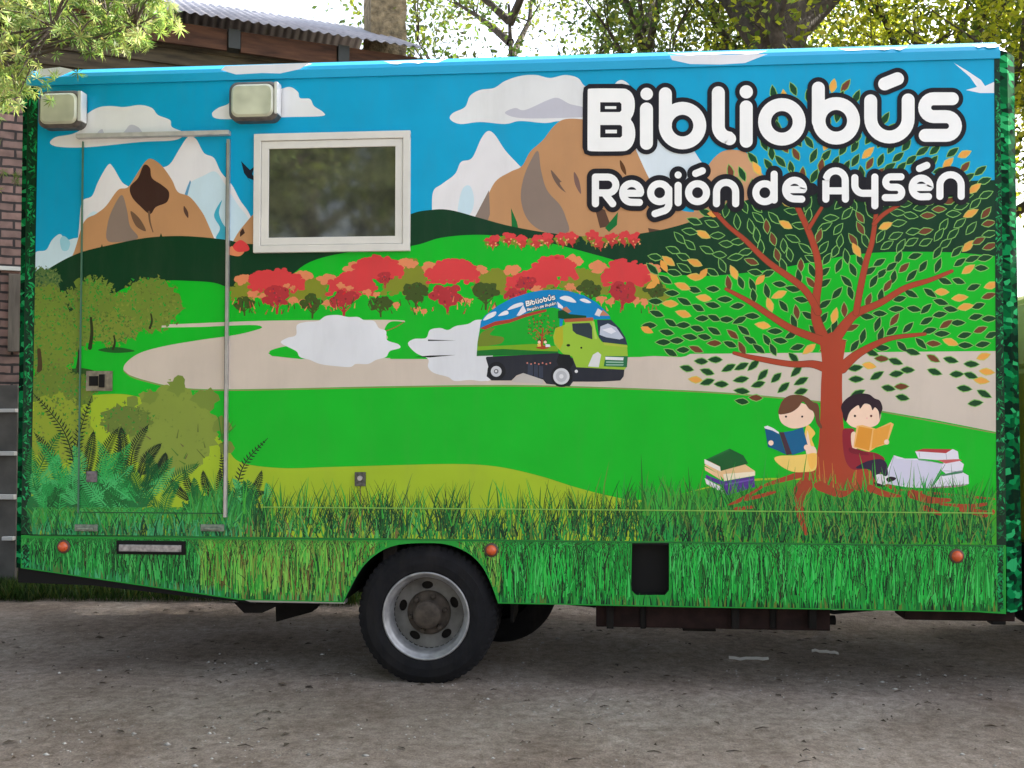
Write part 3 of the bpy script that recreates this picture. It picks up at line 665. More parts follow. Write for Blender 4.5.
for i in range(500):
    y = random.uniform(546, 609)
    for xx0, xx1 in ((21.5,30),(997,1003.5)):
        x = random.uniform(xx0+1, xx1-1)
        pts = leafshape(x, y, random.choice((.8,-.8,2.2,-2.2)), random.uniform(3,7), 2)
        if all(in_skirt(p) and xx0 < p[0] < xx1 for p in pts): mu.poly(pts, random.choice(LC))
mu.end()
skirt_print = mu; mu = wall_print
print('LAYERS', mu.mx, skirt_print.mx)
# ------------------------------------------------------------------ the bookmobile
bus = empty('bookmobile', (0, 1.0, 0))
tag(bus, 'parked bookmobile truck with a mural of hills, a tree and white lettering on its box', 'bookmobile')
bm = bmesh.new(); bm.from_mesh(mu.arr())
dl, dr_, dt, db = at(82,340,0).x, at(227,340,0).x, at(150,140,0).z, at(150,513,0).z
zs = ZS
def bis(bm, co, no, clear=False):
    bmesh.ops.bisect_plane(bm, geom=bm.verts[:]+bm.edges[:]+bm.faces[:], plane_co=co, plane_no=no, clear_outer=clear, dist=1e-7)
bis(bm, (XL,0,0), (-1,0,0), True); bis(bm, (XR,0,0), (1,0,0), True); bis(bm, (0,0,ZF), (0,0,1), True); bis(bm, (0,0,zs), (0,0,-1), True)
for co, no in (((dl,0,0),(1,0,0)),((dr_,0,0),(1,0,0)),((0,0,dt),(0,0,1)),((0,0,db),(0,0,1))): bis(bm, co, no)
doorb = bm.copy(); ind = lambda c: dl < c.x < dr_ and db < c.z < dt
bmesh.ops.delete(doorb, geom=[f for f in doorb.faces if not ind(f.calc_center_median())], context='FACES')
bmesh.ops.delete(bm, geom=[f for f in bm.faces if ind(f.calc_center_median())], context='FACES')
skb = bmesh.new(); skb.from_mesh(skirt_print.arr())
bis(skb, (XL,0,0), (-1,0,0), True); bis(skb, (XR,0,0), (1,0,0), True); bis(skb, (0,0,zs-.001), (0,0,1), True)
NORECALC |= {'mural', 'door', 'skirt_panel'}
obj('mural', bm, M_print, bus)
door = obj('door', doorb, M_print, bus)
obj('skirt_panel', skb, M_print, bus)

# body shell behind the film
bm = bmesh.new(); box(bm, XL+.003, XR-.001, .002, TW, ZS, ZF-.005); o = obj('box_body', bm, M_body, bus)
# skirt board behind its film, following the same outline
bm = bmesh.new()
sw = [(max(XL+.002, min(XR-.002, at(p[0], p[1], 0).x)), min(ZS-.002, at(p[0], p[1], 0).z)) for p in skirt_px]
hw = [(at(p[0], p[1], 0).x, min(ZS-.02, at(p[0], p[1], 0).z)) for p in hole_px]
loops = [[Vector((x, z, 0)) for x, z in sw], [Vector((x, z, 0)) for x, z in hw]]; flat = [p for l in loops for p in l]
fa = [bm.verts.new((p.x, .002, p.y)) for p in flat]; fb = [bm.verts.new((p.x, .03, p.y)) for p in flat]
for t in tessellate_polygon(loops):
    try: bm.faces.new([fa[i] for i in t]); bm.faces.new([fb[i] for i in t[::-1]])
    except ValueError: pass
o_ = 0
for l in loops:
    for i in range(len(l)):
        j = (i+1) % len(l)
        try: bm.faces.new((fa[o_+i], fa[o_+j], fb[o_+j], fb[o_+i]))
        except ValueError: pass
    o_ += len(l)
obj('skirt_board', bm, M_black, bus)
# far side skirt and floor frame
bm = bmesh.new(); box(bm, XL+.5, XR-.02, TW-.03, TW, ZB+.02, ZS-.004); obj('far_skirt', bm, M_body, bus)
bm = bmesh.new(); lathe_y(bm, [(.012,-.001),(.012,.02)], 0, 0, 0, 8); bm.free()
# box hole lining (filler recess)
bm = bmesh.new(); x0, x1 = min(p[0] for p in hw), max(p[0] for p in hw); z0 = min(p[1] for p in hw)
box(bm, x0-.02, x1+.02, .07, .09, z0-.03, ZS-.004); obj('filler_recess', bm, M_black, bus)
# roof edge: fascia plus sloped top
c_ = .063; pf = -.012
z1 = at(512, 64.5, 0).z
bm = bmesh.new(); prism_x(bm, [(pf, ZF-.004), (pf, z1), (pf+c_*.25, z1+c_*.42), (pf+c_, z1+c_), (.3, z1+c_+.01), (.3, ZF-.004)], XL-.004, XR-.001)
M_fascia = mat('roof_edge_print', lin(SKY), .38, var=(3,.05))
rt = obj('roof_edge', bm, M_fascia, bus)
fp = Print((0, pf, 0), NF); fc = Print((0, pf+c_, z1+c_), Vector((0, -(c_*.58), c_*.75)))
for pts in ([(36,69.6),(60,67),(75,70),(60,76.5),(40,77)],[(221,70),(236,74.5),(262,73),(280,73.5),(300,69),(310,62.8),(225,66)],[(672,60),(690,64),(720,64.5),(745,63),(765,55),(768,54),(670,55.5)]):
    fp = Print((0, pf, 0), NF); fp.poly(pts, (225,228,236)); fp.build('cloud_print', M_print, rt)
bm = bmesh.new(); prism_x(bm, [(.3, ZF), (.3, z1+c_), (TW-.2, z1+c_+.012), (TW, z1+c_-.03), (TW, ZF)], XL+.002, XR-.003); obj('roof', bm, M_roofpaint, bus)
# clouds on the sloped top of the roof edge
for x0, x1_ in ((225,312),(384,446),(668,768),(838,908),(972,1001)):
    yy = lambda x: float(np.interp(x, [24,512,1003], [75.6, 61.3, 48.0]))
    n = 9; top = [(x0+(x1_-x0)*i/n, yy(x0+(x1_-x0)*i/n)-3.6) for i in range(n+1)]; bot = [(x0+(x1_-x0)*i/n, yy(x0+(x1_-x0)*i/n)-.3-random.uniform(0,2.0)-(2.2 if i in (0,n) else 0)) for i in range(n+1)]
    cp = Print((0, pf+c_*.25, z1+c_*.42), Vector((0, -.58, .75)).normalized()); cp.g[...] = 20; cp.poly(top+bot[::-1], (228,230,236)); cp.build('cloud_print', M_print, rt)
# corner posts: chamfered, with the leafy print
for side, xx, s in (('r', XR, 1), ('l', XL, -1)):
    c = .15
    bm = bmesh.new()
    prof = [(xx, 0.0), (xx+s*c*.35, .03), (xx+s*c*.8, c*.7), (xx+s*c, c*1.6), (xx+s*c, .4), (xx, .4)] if s > 0 else [(xx, 0.0), (xx+s*.035, .012), (xx+s*.05, .05), (xx+s*.05, .4), (xx, .4)]
    zb_ = at(1010, 613, 0).z if s > 0 else at(20, 568, 0).z
    lo = [bm.verts.new((x, y, zb_)) for x, y in prof]; hi = [bm.verts.new((x, y, z1+.0)) for x, y in prof]; n = len(prof)
    for i in range(n): bm.faces.new((lo[i], lo[(i+1) % n], hi[(i+1) % n], hi[i]))
    bm.faces.new(lo); bm.faces.new(hi[::-1])
    M_leafp, nt, b = node_mat('leaf_print')
    b.inputs['Roughness'].default_value = .9; b.inputs['Specular IOR Level'].default_value = .05
    tc = nt.nodes.new('ShaderNodeTexCoord'); vo = nt.nodes.new('ShaderNodeTexVoronoi'); vo.inputs['Scale'].default_value = 17
    mp = nt.nodes.new('ShaderNodeMapping'); mp.inputs['Rotation'].default_value = (.6, .7, .5); mp.inputs['Scale'].default_value = (1, 1, 2.3)
    nt.links.new(tc.outputs['Object'], mp.inputs[0]); nt.links.new(mp.outputs[0], vo.inputs['Vector'])
    cr = nt.nodes.new('ShaderNodeValToRGB'); cr.color_ramp.interpolation = 'CONSTANT'; e = cr.color_ramp.elements
    e[0].color = (*lin((3,32,20)), 1); e[1].position = .3; e[1].color = (*lin((0,70,36)), 1)
    for p, q in ((.5,(4,60,36)),(.62,(8,118,64)),(.78,(0,84,42)),(.9,(40,150,90))): x_ = e.new(p); x_.color = (*lin(q), 1)
    sp = nt.nodes.new('ShaderNodeSeparateColor'); nt.links.new(vo.outputs['Color'], sp.inputs[0]); nt.links.new(sp.outputs[0], cr.inputs[0]); nt.links.new(cr.outputs[0], b.inputs['Base Color'])
    po = obj('corner_post', bm, M_leafp, bus)
    bm = bmesh.new()
    if s > 0:
        hh = [bm.verts.new((x, y, z1+.001)) for x, y in prof]; tt = [bm.verts.new((xx+(x-xx)*.55, y*.9+.07, z1+c_)) for x, y in prof]
        for i in range(n): bm.faces.new((hh[i], hh[(i+1) % n], tt[(i+1) % n], tt[i]))
        bm.faces.new(hh); bm.faces.new(tt[::-1]); obj('corner_cap', bm, M_roofpaint, bus)
    else: bm.free()
    if s < 0: M_L = M_leafp
# light metal edge at the tail, seams and rail
bm = bmesh.new(); box(bm, XL-.058, XL-.051, .06, .3, at(24,420,0).z, z1-.02); obj('tail_edge_strip', bm, M_alu, bus)
def hstrip(name, px0, py0, px1, py1, h, d, m, par=bus, y=0.0):
    a = at(px0, py0, 0); b = at(px1, py1, 0); zc = (a.z+b.z)/2
    bm = bmesh.new(); box(bm, a.x, b.x, y-d, y+.0005, zc-h/2, zc+h/2); return obj(name, bm, m, par)
M_rail = mat('rail_print', lin((120,175,70)), .35, var=(30,.2))
hstrip('side_rail', 262, 508.5, 993, 511.5, .006, .006, M_rail)
hstrip('panel_seam', 30, 538, 1003, 543.5, .004, .0025, M_seam)
# lettering
LY = -(mu.mx+4)*STEP
BLK=(24,22,30); WHT=(240,243,244)
def text(tr, sc, P, which):
    """tr: maps letter coordinates (first crop of the photo) to photo pixels; sc: scale of widths"""
    def arc(cx, cy, r, a0, a1, n=14): return [(cx+r*math.cos(R(a0+(a1-a0)*i/n)), cy+r*math.sin(R(a0+(a1-a0)*i/n))) for i in range(n+1)]
    o = 960
    big = [[(367,235),(367,400)],[(458,162),(458,315)],[(712,157),(712,318)]+arc(768,318,56,180,95,8)+[(766,378)],[(846,225),(846,390)],[(o+232,135),(o+232,297)],
           [(o+483,196),(o+483,280)]+arc(o+573,280,90,180,0,16)+[(o+663,280),(o+663,192)],
           [(o+875,186),(o+785,186)]+arc(o+785,229,43,-90,-270,12)+[(o+845,272)]+arc(o+845,317,45,-90,90,12)+[(o+745,362)],[(o+550,115),(o+612,90)]]
    rings = [(540,315,83),(o+57,297,83),(o+318,292,83)]; dots = [(368,163,30),(846,153,32)]
    bw = 62; bk = 106
    Bo = [(85,165),(87,146),(102,137),(245,137),(275,142),(298,162),(310,195),(310,235),(302,265),(292,285),(304,305),(312,335),(312,372),(300,408),(276,432),(242,438),(105,438),(88,430),(84,412)]
    Bb = [(62,160),(66,132),(90,115),(250,114),(290,122),(318,146),(334,190),(334,240),(326,270),(322,285),(330,305),(336,340),(336,378),(322,422),(290,452),(250,460),(98,460),(70,450),(60,420)]
    sm = [[(122,690),(122,562)],[(126,562),(182,562)]+arc(182,600,38,-90,90,10)+[(140,638)],[(165,640),(205,690)],
          [(256,640),(330,640)],[(337,640)]+arc(296,636,43,0,-180,14)+arc(296,640,43,180,90,8)+[(333,684)],
          [(474,620),(474,690)]+arc(440,692,34,0,80,6)+[(408,738)],[(519,602),(519,685)],[(603,545),(635,532)],
          [(703,690),(703,634)]+arc(749,634,46,180,360,14)+[(795,690)],[(980,548),(980,672)],
          [(o+78,622),(o+152,622)],[(o+159,622)]+arc(o+118,620,43,0,-180,14)+arc(o+118,624,43,180,90,8)+[(o+152,668)],
          [(o+268,668),(o+268,578)]+arc(o+315,578,46,180,360,14)+[(o+362,668)],[(o+268,628),(o+362,628)],
          [(o+407,565),(o+407,600)]+arc(o+447,600,40,180,90,8)+[(o+500,640)],[(o+503,562),(o+503,700)],
          [(o+628,561),(o+580,561)]+arc(o+580,586,25,-90,-270,10)+[(o+607,611)]+arc(o+607,636,25,-90,90,10)+[(o+553,661)],
          [(o+684,612),(o+758,612)],[(o+765,612)]+arc(o+725,610,43,0,-180,14)+arc(o+725,614,43,180,90,8)+[(o+760,656)],[(o+717,521),(o+752,506)],
          [(o+815,655),(o+815,602)]+arc(o+866,602,51,180,360,14)+[(o+917,655)]]
    srings = [(430,637,43),(612,637,43),(935,637,43)]; sdots = [(519,552,17)]
    M_ = lambda pts: [tr(*p) for p in pts]
    def st(pts, w, c, closed=False):
        q = M_(pts)
        if c == BLK:
            for i in range(len(q)-1): P.stroke(q[i:i+2], w*sc, c, smooth=False)
        else: P.stroke(q, w*sc, c, smooth=False, closed=closed)
    def ring(cx, cy, r, w, c): P.stroke([tr(cx+r*math.cos(2*math.pi*i/40), cy+r*math.sin(2*math.pi*i/40)) for i in range(40)], w*sc, c, smooth=False, closed=True)
    if which == 'big': sm = []; srings = []; sdots = []
    if which == 'small': big = []; rings = []; dots = []
    for a in srings: ring(*a, 84, BLK); P.disc(tr(a[0],a[1]), a[2]*sc, BLK)
    for a in sm: st(a, 82, BLK)
    for x, y, r in sdots: P.disc(tr(x, y), (r+25)*sc, BLK)
    for q in ((297,640),(o+118,620),(o+725,610),(o+447,590),(o+315,590),(749,645),(o+866,620),(182,600),(470,660),(230,640),(o+660,600),(o+540,600),(370,640),(o+200,620),(o+790,620),(o+545,640),(560,640)) if which != 'big' else (): P.disc(tr(*q), 30*sc, BLK)
    if which != 'small': P.poly(M_(Bb), BLK)
    for a in big: st(a, bk, BLK)
    for a in rings: ring(*a, bk, BLK)
    for x, y, r in dots: P.disc(tr(x, y), (r+22)*sc, BLK)
    for a in srings: ring(*a, 34, WHT)
    for a in sm: st(a, 34, WHT)
    for x, y, r in sdots: P.disc(tr(x, y), r*sc, WHT)
    if which != 'small': P.poly(M_(cat(Bo, True, 3)), WHT)
    for (a, b_, c1, d) in () if which == 'small' else ((145,203,247,250),(145,312,250,372)): P.poly(M_([(a,b_),(c1-8,b_),(c1,b_+8),(c1,d-8),(c1-8,d),(a,d)]), BLK)
    for (a, b_, c1, d) in () if which == 'small' else ((168,222,222,235),(170,335,225,352)): P.poly(M_([(a,b_),(c1,b_),(c1,d),(a,d)]), WHT)
    for a in big: st(a, bw, WHT)
    for a in rings: ring(*a, bw, WHT)
    for x, y, r in dots: P.disc(tr(x, y), r*sc, WHT)
pm = lambda X, Y: (570+X/4.8, 60+Y/4.8)
pb = Print((0, LY, 0), NF); ps = Print((0, LY, 0), NF)
text(pm, 1/4.8, ps, 'small'); text(pm, 1/4.8, pb, 'big')
def tiny(X, Y):
    u = (X-60)/1860; v = (Y-100)/640
    return (525+u*30.5+v*1.5, 300.5-u*6.2+v*11.5)
pt_ = Print((0, LY, 0), NF); text(tiny, 1/62, pt_, 'both')
for P_, lb in ((pb, 'large white word Bibliobús outlined in black'), (ps, 'smaller white words Región de Aysén outlined in black'), (pt_, 'tiny lettering on the little truck in the mural')):
    o = link('lettering', P_.arr(), M_text, bus); o['label'] = lb
# door trim
M_gut = mat('pale_gutter', (.46,.46,.45), .4, .2, var=(20,.15))
def vbar(name, px, w, py0, py1, d, m, par, y=0):
    a = at(px, (py0+py1)/2, 0).x; bm = bmesh.new(); box(bm, a-w/2, a+w/2, y-d, y+.0005, at(px, py1, 0).z, at(px, py0, 0).z, .0015); return obj(name, bm, m, par)
vbar('door_edge', 227.8, .018, 140, 517, .022, M_alu, door)
vbar('door_edge', 81.3, .006, 142, 513, .014, mat('thin_edge', lin((70,110,90)), .4), door)
bm = bmesh.new(); a, b_ = at(79,139,0), at(231,136,0); box(bm, a.x, b_.x, -.04, .0005, a.z-.004, a.z+.022, .004); obj('door_gutter', bm, M_gut, bus)
hstrip('door_seam', 82, 513, 228, 512.5, .006, .006, M_seam, door)
bm = bmesh.new(); a, b_ = at(87,391,0), at(113,371,0); box(bm, a.x, b_.x, -.014, 0, a.z, b_.z, .004)
hd = obj('handle', bm, mat('handle_metal', (.22,.2,.15), .5, .3, var=(30,.4)), door)
bm = bmesh.new(); box(bm, a.x+.085, a.x+.115, -.028, -.012, a.z+.02, b_.z-.02, .004); box(bm, a.x+.02, a.x+.075, -.018, -.013, a.z+.03, b_.z-.03, .002); obj('latch', bm, M_black, hd)
bm = bmesh.new(); c0 = at(93,477,0); box(bm, c0.x-.035, c0.x+.03, -.014, 0, c0.z-.03, c0.z+.035, .006); obj('lock', bm, mat('lock_metal', (.16,.14,.16), .5, .5, var=(40,.5)), door)
for px in (87, 213):
    c0 = at(px, 528, 0); bm = bmesh.new(); box(bm, c0.x-.07, c0.x+.07, -.014, 0, c0.z-.018, c0.z+.022, .006); box(bm, c0.x-.05, c0.x+.05, -.026, -.01, c0.z-.008, c0.z+.006, .004); obj('hinge', bm, mat('hinge_metal', (.2,.24,.2), .5, .5, var=(40,.4)), bus)
a, b_ = at(117,554,0), at(186,541,0)
bm = bmesh.new(); box(bm, a.x, b_.x, -.012, 0, a.z, b_.z, .006); sl = obj('step_handle', bm, M_black, bus)
bm = bmesh.new(); box(bm, a.x+.02, b_.x-.02, -.022, -.010, a.z+.018, b_.z-.022, .005); obj('grip', bm, mat('grip_metal', (.3,.29,.3), .4, .6, var=(40,.4)), sl)
a, b_ = at(355,486,0), at(366,472,0)
bm = bmesh.new(); box(bm, a.x, b_.x, -.012, 0, a.z, b_.z, .004); lk = obj('socket_cover', bm, mat('socket_dark', (.07,.07,.06), .5, var=(60,.6)), bus)
bm = bmesh.new(); lathe_y(bm, [(0,-.02),(.014,-.02),(.016,-.011)], (a.x+b_.x)/2, 0, (a.z+b_.z)/2+.005, 16); obj('key_barrel', bm, M_alu, lk)
bm = bmesh.new(); box(bm, (a.x+b_.x)/2-.0015, (a.x+b_.x)/2+.0015, -.006, 0, a.z-.10, a.z-.0); obj('drip_cord', bm, mat('cord', (.14,.10,.05), .7), lk)
for px in (225.2,): vbar('door_seal', px, .005, 143, 512, .0045, M_black, door)
# window
wa, wb = at(254.5,253.5,0), at(411,131.5,0)
wx0, wx1, wz0, wz1 = wa.x, wb.x, wa.z, wb.z
def frame_bm(x0, x1, z0, z1, w, y0, y1, bev=.004):
    bm = bmesh.new()
    box(bm, x0, x1, y0, y1, z1-w, z1, bev); box(bm, x0, x1, y0, y1, z0, z0+w, bev)
    box(bm, x0, x0+w, y0+.0006, y1-.0006, z0+w*.5, z1-w*.5, bev); box(bm, x1-w, x1, y0+.0006, y1-.0006, z0+w*.5, z1-w*.5, bev); return bm
win = empty('window', ((wx0+wx1)/2, 0, wz0)); win.parent = bus; win.matrix_parent_inverse = parent_world(bus).inverted()
obj('frame', frame_bm(wx0, wx1, wz0, wz1, .042, -.028, .0005), M_white, win)
obj('sash', frame_bm(wx0+.044, wx1-.044, wz0+.044, wz1-.044, .044, -.020, .0005), M_white, win)
bm = bmesh.new(); box(bm, wx0+.04, wx1-.04, -.008, 0, wz0+.04, wz1-.04); obj('gasket', bm, M_dark, win)
bm = bmesh.new(); box(bm, wx0+.083, wx1-.083, -.0115, -.0085, wz0+.083, wz1-.083); obj('pane', bm, M_pane, win)
# work lamps on the wall
def rrect(x0, x1, z0, z1, r, n=5):
    out = []
    for cx_, cz_, a0 in ((x1-r,z1-r,0),(x0+r,z1-r,90),(x0+r,z0+r,180),(x1-r,z0+r,270)):
        out += [(cx_+r*math.cos(R(a0+90*i/n)), cz_+r*math.sin(R(a0+90*i/n))) for i in range(n+1)]
    return out
def rprism(x0, x1, z0, z1, r, y0, y1, bev=0):            # rounded block with an eased front edge
    bm = bmesh.new(); L_ = []
    for y, g in ((y1, 0), (y0+bev, 0), (y0, bev)): L_.append([bm.verts.new((x, y, z)) for x, z in rrect(x0+g, x1-g, z0+g, z1-g, r-g*.5)])
    for A, B in zip(L_, L_[1:]):
        for i in range(len(A)): j = (i+1) % len(A); bm.faces.new((A[i], A[j], B[j], B[i]))
    bm.faces.new(L_[-1]); bm.faces.new(L_[0][::-1]); return bm
for px0, py0, px1, py1 in ((41,92,85,130),(231,83,280,123)):
    a, b_ = at(px0, py1, -.03), at(px1, py0, -.03)
    lp = empty('flood_lamp', ((a.x+b_.x)/2, 0, a.z)); lp.parent = bus; lp.matrix_parent_inverse = parent_world(bus).inverted()
    bm = rprism(a.x, b_.x, a.z, b_.z, .05, -.075, 0, .014); obj('housing', bm, mat('lamp_housing', (.10,.09,.085), .45, .3, var=(20,.3)), lp)
    bm = rprism(a.x+.018, b_.x-.022, a.z+.02, b_.z-.018, .042, -.088, -.06, .012); obj('lens', bm, M_lensglass, lp)
    bm = bmesh.new(); box(bm, b_.x-.018, b_.x+.004, -.082, -.012, a.z+.035, b_.z-.008, .006); obj('side_highlight', bm, mat('side_highlight_white', (.75,.76,.78), .25, .3), lp)  # pale block stands in for the highlight on the housing's right side
# side marker lamps
for px, py in ((64,546.5),(491.5,550),(956.5,556)):
    c0 = at(px, py, 0); mk = empty('marker_lamp', (c0.x, 0, c0.z)); mk.parent = bus; mk.matrix_parent_inverse = parent_world(bus).inverted()
    bm = bmesh.new(); lathe_y(bm, [(0,-.012),(.036,-.012),(.040,-.006),(.040,.0)], c0.x, 0, c0.z, 28); obj('base', bm, mat('marker_base', (.09,.05,.035), .6), mk, True)
    bm = bmesh.new(); lathe_y(bm, [(0,-.034),(.014,-.032),(.024,-.024),(.029,-.012)], c0.x, 0, c0.z, 28); obj('lens', bm, M_orange, mk, True)
# wheels
wc = at(426, 616, .012); WR = .405; WX = wc.x; WZ = WR-.018
def wheel(yf, s=1, back=False, full=True):
    """yf: outer face; s=+1 faces the camera side"""
    w = empty('wheel', (WX if not back else FX, yf, 0)); w.parent = bus; w.matrix_parent_inverse = parent_world(bus).inverted()
    cx = WX if not back else FX; tw = .20*s
    bm = bmesh.new()
    prof = [(.245,.0),(.262,-.010*s),(.30,-.014*s),(.345,-.008*s),(.372,.012*s),(WR-.006,.035*s),(WR,.06*s),(WR,.14*s),(WR-.006,.17*s),(.36,.195*s),(.30,.21*s),(.25,.2*s)]
    lathe_y(bm, prof, cx, yf, WZ, 180)
    for v in bm.verts:                                   # shoulder lugs
        dx, dz = v.co.x-cx, v.co.z-WZ; r_ = math.hypot(dx, dz)
        if r_ > WR-.01:
            k_ = int(round(math.atan2(dz, dx)/(2*math.pi)*180)) % 3
            if k_ == 0: v.co.x -= dx/r_*.007; v.co.z -= dz/r_*.007
    ty = obj('tyre', bm, M_tyre, w)
    if not full: return w
    bm = bmesh.new()
    lathe_y(bm, [(.246,.004*s),(.252,-.006*s),(.247,-.012*s),(.238,-.008*s),(.234,.006*s),(.222,.014*s),(.214,.03*s),(.208,.075*s),(.203,.112*s)], cx, yf, WZ, 72)
    rim = obj('rim', bm, M_rim, w, True)
    bm = bmesh.new(); n = 72
    loops = [[Vector((.205*math.cos(2*math.pi*k/n), .205*math.sin(2*math.pi*k/n), 0)) for k in range(n)]]
    for k in range(5):
        a = 2*math.pi*k/5+R(94); hx, hz = .158*math.cos(a), .158*math.sin(a)
        loops.append([Vector((hx+.034*math.cos(t)*(-math.sin(a))+.023*math.sin(t)*math.cos(a), hz+.034*math.cos(t)*math.cos(a)+.023*math.sin(t)*math.sin(a), 0)) for t in [2*math.pi*j/16 for j in range(16)]])
    flat = [p for l in loops for p in l]; vs = [bm.verts.new((cx+p.x, yf+.110*s, WZ+p.y)) for p in flat]; vb = [bm.verts.new((cx+p.x, yf+.118*s, WZ+p.y)) for p in flat]
    for t in tessellate_polygon(loops):
        bm.faces.new([vs[i] for i in t]); bm.faces.new([vb[i] for i in t[::-1]])
    o_ = 0
    for l in loops:
        for i in range(len(l)): j = (i+1) % len(l); bm.faces.new((vs[o_+i], vs[o_+j], vb[o_+j], vb[o_+i]))
        o_ += len(l)
    obj('disc', bm, M_disc, w)
    bm = bmesh.new(); lathe_y(bm, [(.128,.109*s),(.124,.09*s),(.108,.082*s),(.082,.080*s),(.080,.03*s),(.074,.016*s),(.05,.01*s),(0,.008*s)], cx, yf, WZ, 40)
    hb = obj('hub', bm, M_hub, w, True)
    for k in range(6):
        bm = bmesh.new(); a = 2*math.pi*k/6+.2; lathe_y(bm, [(0,.054*s),(.010,.055*s),(.015,.063*s),(.016,.082*s)], cx+.103*math.cos(a), yf, WZ+.103*math.sin(a), 6); obj('wheel_nut', bm, M_hub, hb)
    bm = bmesh.new(); lathe_y(bm, [(0,.13*s),(.2,.13*s),(.205,.10*s)], cx, yf, WZ, 40); obj('brake_drum', bm, M_chassis, w)
    return w
FX = XR+1.05
wheel(.012); wheel(.27, full=False); wheel(TW-.05, -1); wheel(TW-.30, -1, full=False)
wheel(.12, back=True); wheel(TW-.12, -1, back=True)
sp0 = at(500, 585, .85); sw = empty('spare_wheel', (sp0.x, .85, sp0.z)); sw.parent = bus; sw.matrix_parent_inverse = parent_world(bus).inverted()
bm = bmesh.new(); lathe_y(bm, [(.22,.0),(.26,-.01),(.34,-.004),(.375,.03),(.38,.15),(.34,.19),(.24,.19),(.22,.1),(0,.1)], sp0.x, .85, sp0.z, 64); obj('tyre', bm, M_tyre, sw, True)
bm = bmesh.new(); lathe_y(bm, [(.06,.25),(.07,.8),(.16,.95),(.17,1.15),(.07,1.3),(.06,TW-.25)], WX, 0, WZ, 20); obj('rear_axle', bm, M_chassis, bus)
# wheel housing and mudguards
bm = bmesh.new(); A = [(at(p[0], p[1], 0).x, at(p[0], p[1], 0).z) for p in arch]
V = []; Fc = []
for x, z in A: V += [Vector((x, .03, z+.006)), Vector((x, .62, z+.006))]
for i in range(len(A)-1): Fc.append((2*i, 2*i+2, 2*i+3, 2*i+1))
pymesh('wheel_housing', V, Fc, M_black, bus)
M_liner = M_black
bm = bmesh.new(); box(bm, A[0][0]-.06, A[-1][0]+.06, .62, .64, A[0][1]-.05, ZS-.01); obj('inner_panel', bm, M_black, bus)
# chassis
for y0 in (.66, TW-.74): bm = bmesh.new(); box(bm, XL+.05, XR+1.6, y0, y0+.08, ZB, ZB+.2); obj('chassis_rail', bm, M_chassis, bus)
for i in range(9): q = XL+.3+i*.62; bm = bmesh.new(); box(bm, q, q+.08, .05, TW-.05, ZS-.14, ZS-.013); obj('cross_member', bm, M_chassis, bus)
bm = bmesh.new(); box(bm, XL+.04, XR-.02, .04, TW-.04, ZS-.012, ZS-.004); obj('floor', bm, M_chassis, bus)
def pxbox(name, px0, px1, py0, py1, y0, y1, m, par=bus, bev=.01):
    a, b_ = at(px0, py1, y0), at(px1, py0, y0); bm = bmesh.new(); box(bm, a.x, b_.x, y0, y1, a.z, b_.z, bev); return obj(name, bm, m, par)
pxbox('storage_tank', 596, 830, 585, 627, .10, .62, M_rustrail); pxbox('tank_strap', 640, 646, 584, 628.5, .095, .1, M_chassis); pxbox('tank_strap', 770, 776, 584, 628.5, .095, .1, M_chassis)
def pipe(name, pts, r, m):
    V = []; Fc = []; tube(V, Fc, pts, [r]*len(pts), 10); pymesh(name, V, Fc, m, bus, True)
q = at(560,612,.5); pipe('exhaust_pipe', [(q.x-.2,.45,q.z+.1),(q.x+.3,.45,q.z+.06),(q.x+.5,.3,q.z+.02),(q.x+1.6,.3,q.z+.02)], .028, M_chassis)
for px in (610, 735, 812): q = at(px, 626, .09); bm = bmesh.new(); box(bm, q.x-.02, q.x+.02, .06, .098, q.z-.01, q.z+.14, .004); obj('bracket', bm, M_chassis, bus)
q = at(850,612,.5); pipe('brake_hose', [(q.x-.5,.5,q.z+.08),(q.x-.1,.48,q.z-.0),(q.x+.3,.5,q.z+.04),(q.x+.8,.5,q.z+.09)], .012, M_black)
pxbox('drain_valve', 683, 716, 622, 631, .3, .4, M_chassis, bev=.004)
pxbox('lower_rail', 905, 1015, 600, 620, .10, .3, M_rustrail)
pxbox('support_foot', 992, 1006, 600, 625, .12, .2, M_black)
pxbox('under_rail', 232, 345, 597, 602, .035, .1, M_alu, bev=.003)
bm = bmesh.new(); a, b_, c0 = at(243,602,.1), at(285,602,.1), at(250,616,.1)
prism_y(bm, [(at(233,602,.1).x, a.z), (b_.x, a.z), (at(262,613,.1).x, at(262,613,.1).z), (at(244,613,.1).x, at(244,613,.1).z)], .1, .3); obj('bracket', bm, M_chassis, bus)
bm = bmesh.new(); prism_y(bm, [(at(275,600,.5).x, at(275,600,.5).z+.05), (at(325,600,.5).x, at(325,600,.5).z+.05), (at(312,612,.5).x, at(312,612,.5).z), (at(276,622,.5).x, at(276,622,.5).z)], .5, .62); obj('mud_flap_stay', bm, M_chassis, bus)
for y0, y1 in ((.28,.64),(TW-.64,TW-.1)): bm = bmesh.new(); box(bm, WX+.46, WX+.48, y0, y1, .30, ZB+.1, .003); obj('mud_flap', bm, M_black, bus)
# black tail under-run below the slanted skirt
p0, p1 = at(18,569,.03), at(238,601.5,.03)
for y0, y1 in ((.032,.5),(TW-.5,TW-.03)):
    bm = bmesh.new(); prism_y(bm, [(p0.x, p0.z+.02), (p1.x, p1.z+.02), (p1.x+.1, p1.z-.012), (p0.x+.45, p0.z-.09), (p0.x, p0.z-.08)], y0, y1); obj('tail_bumper', bm, M_black, bus)
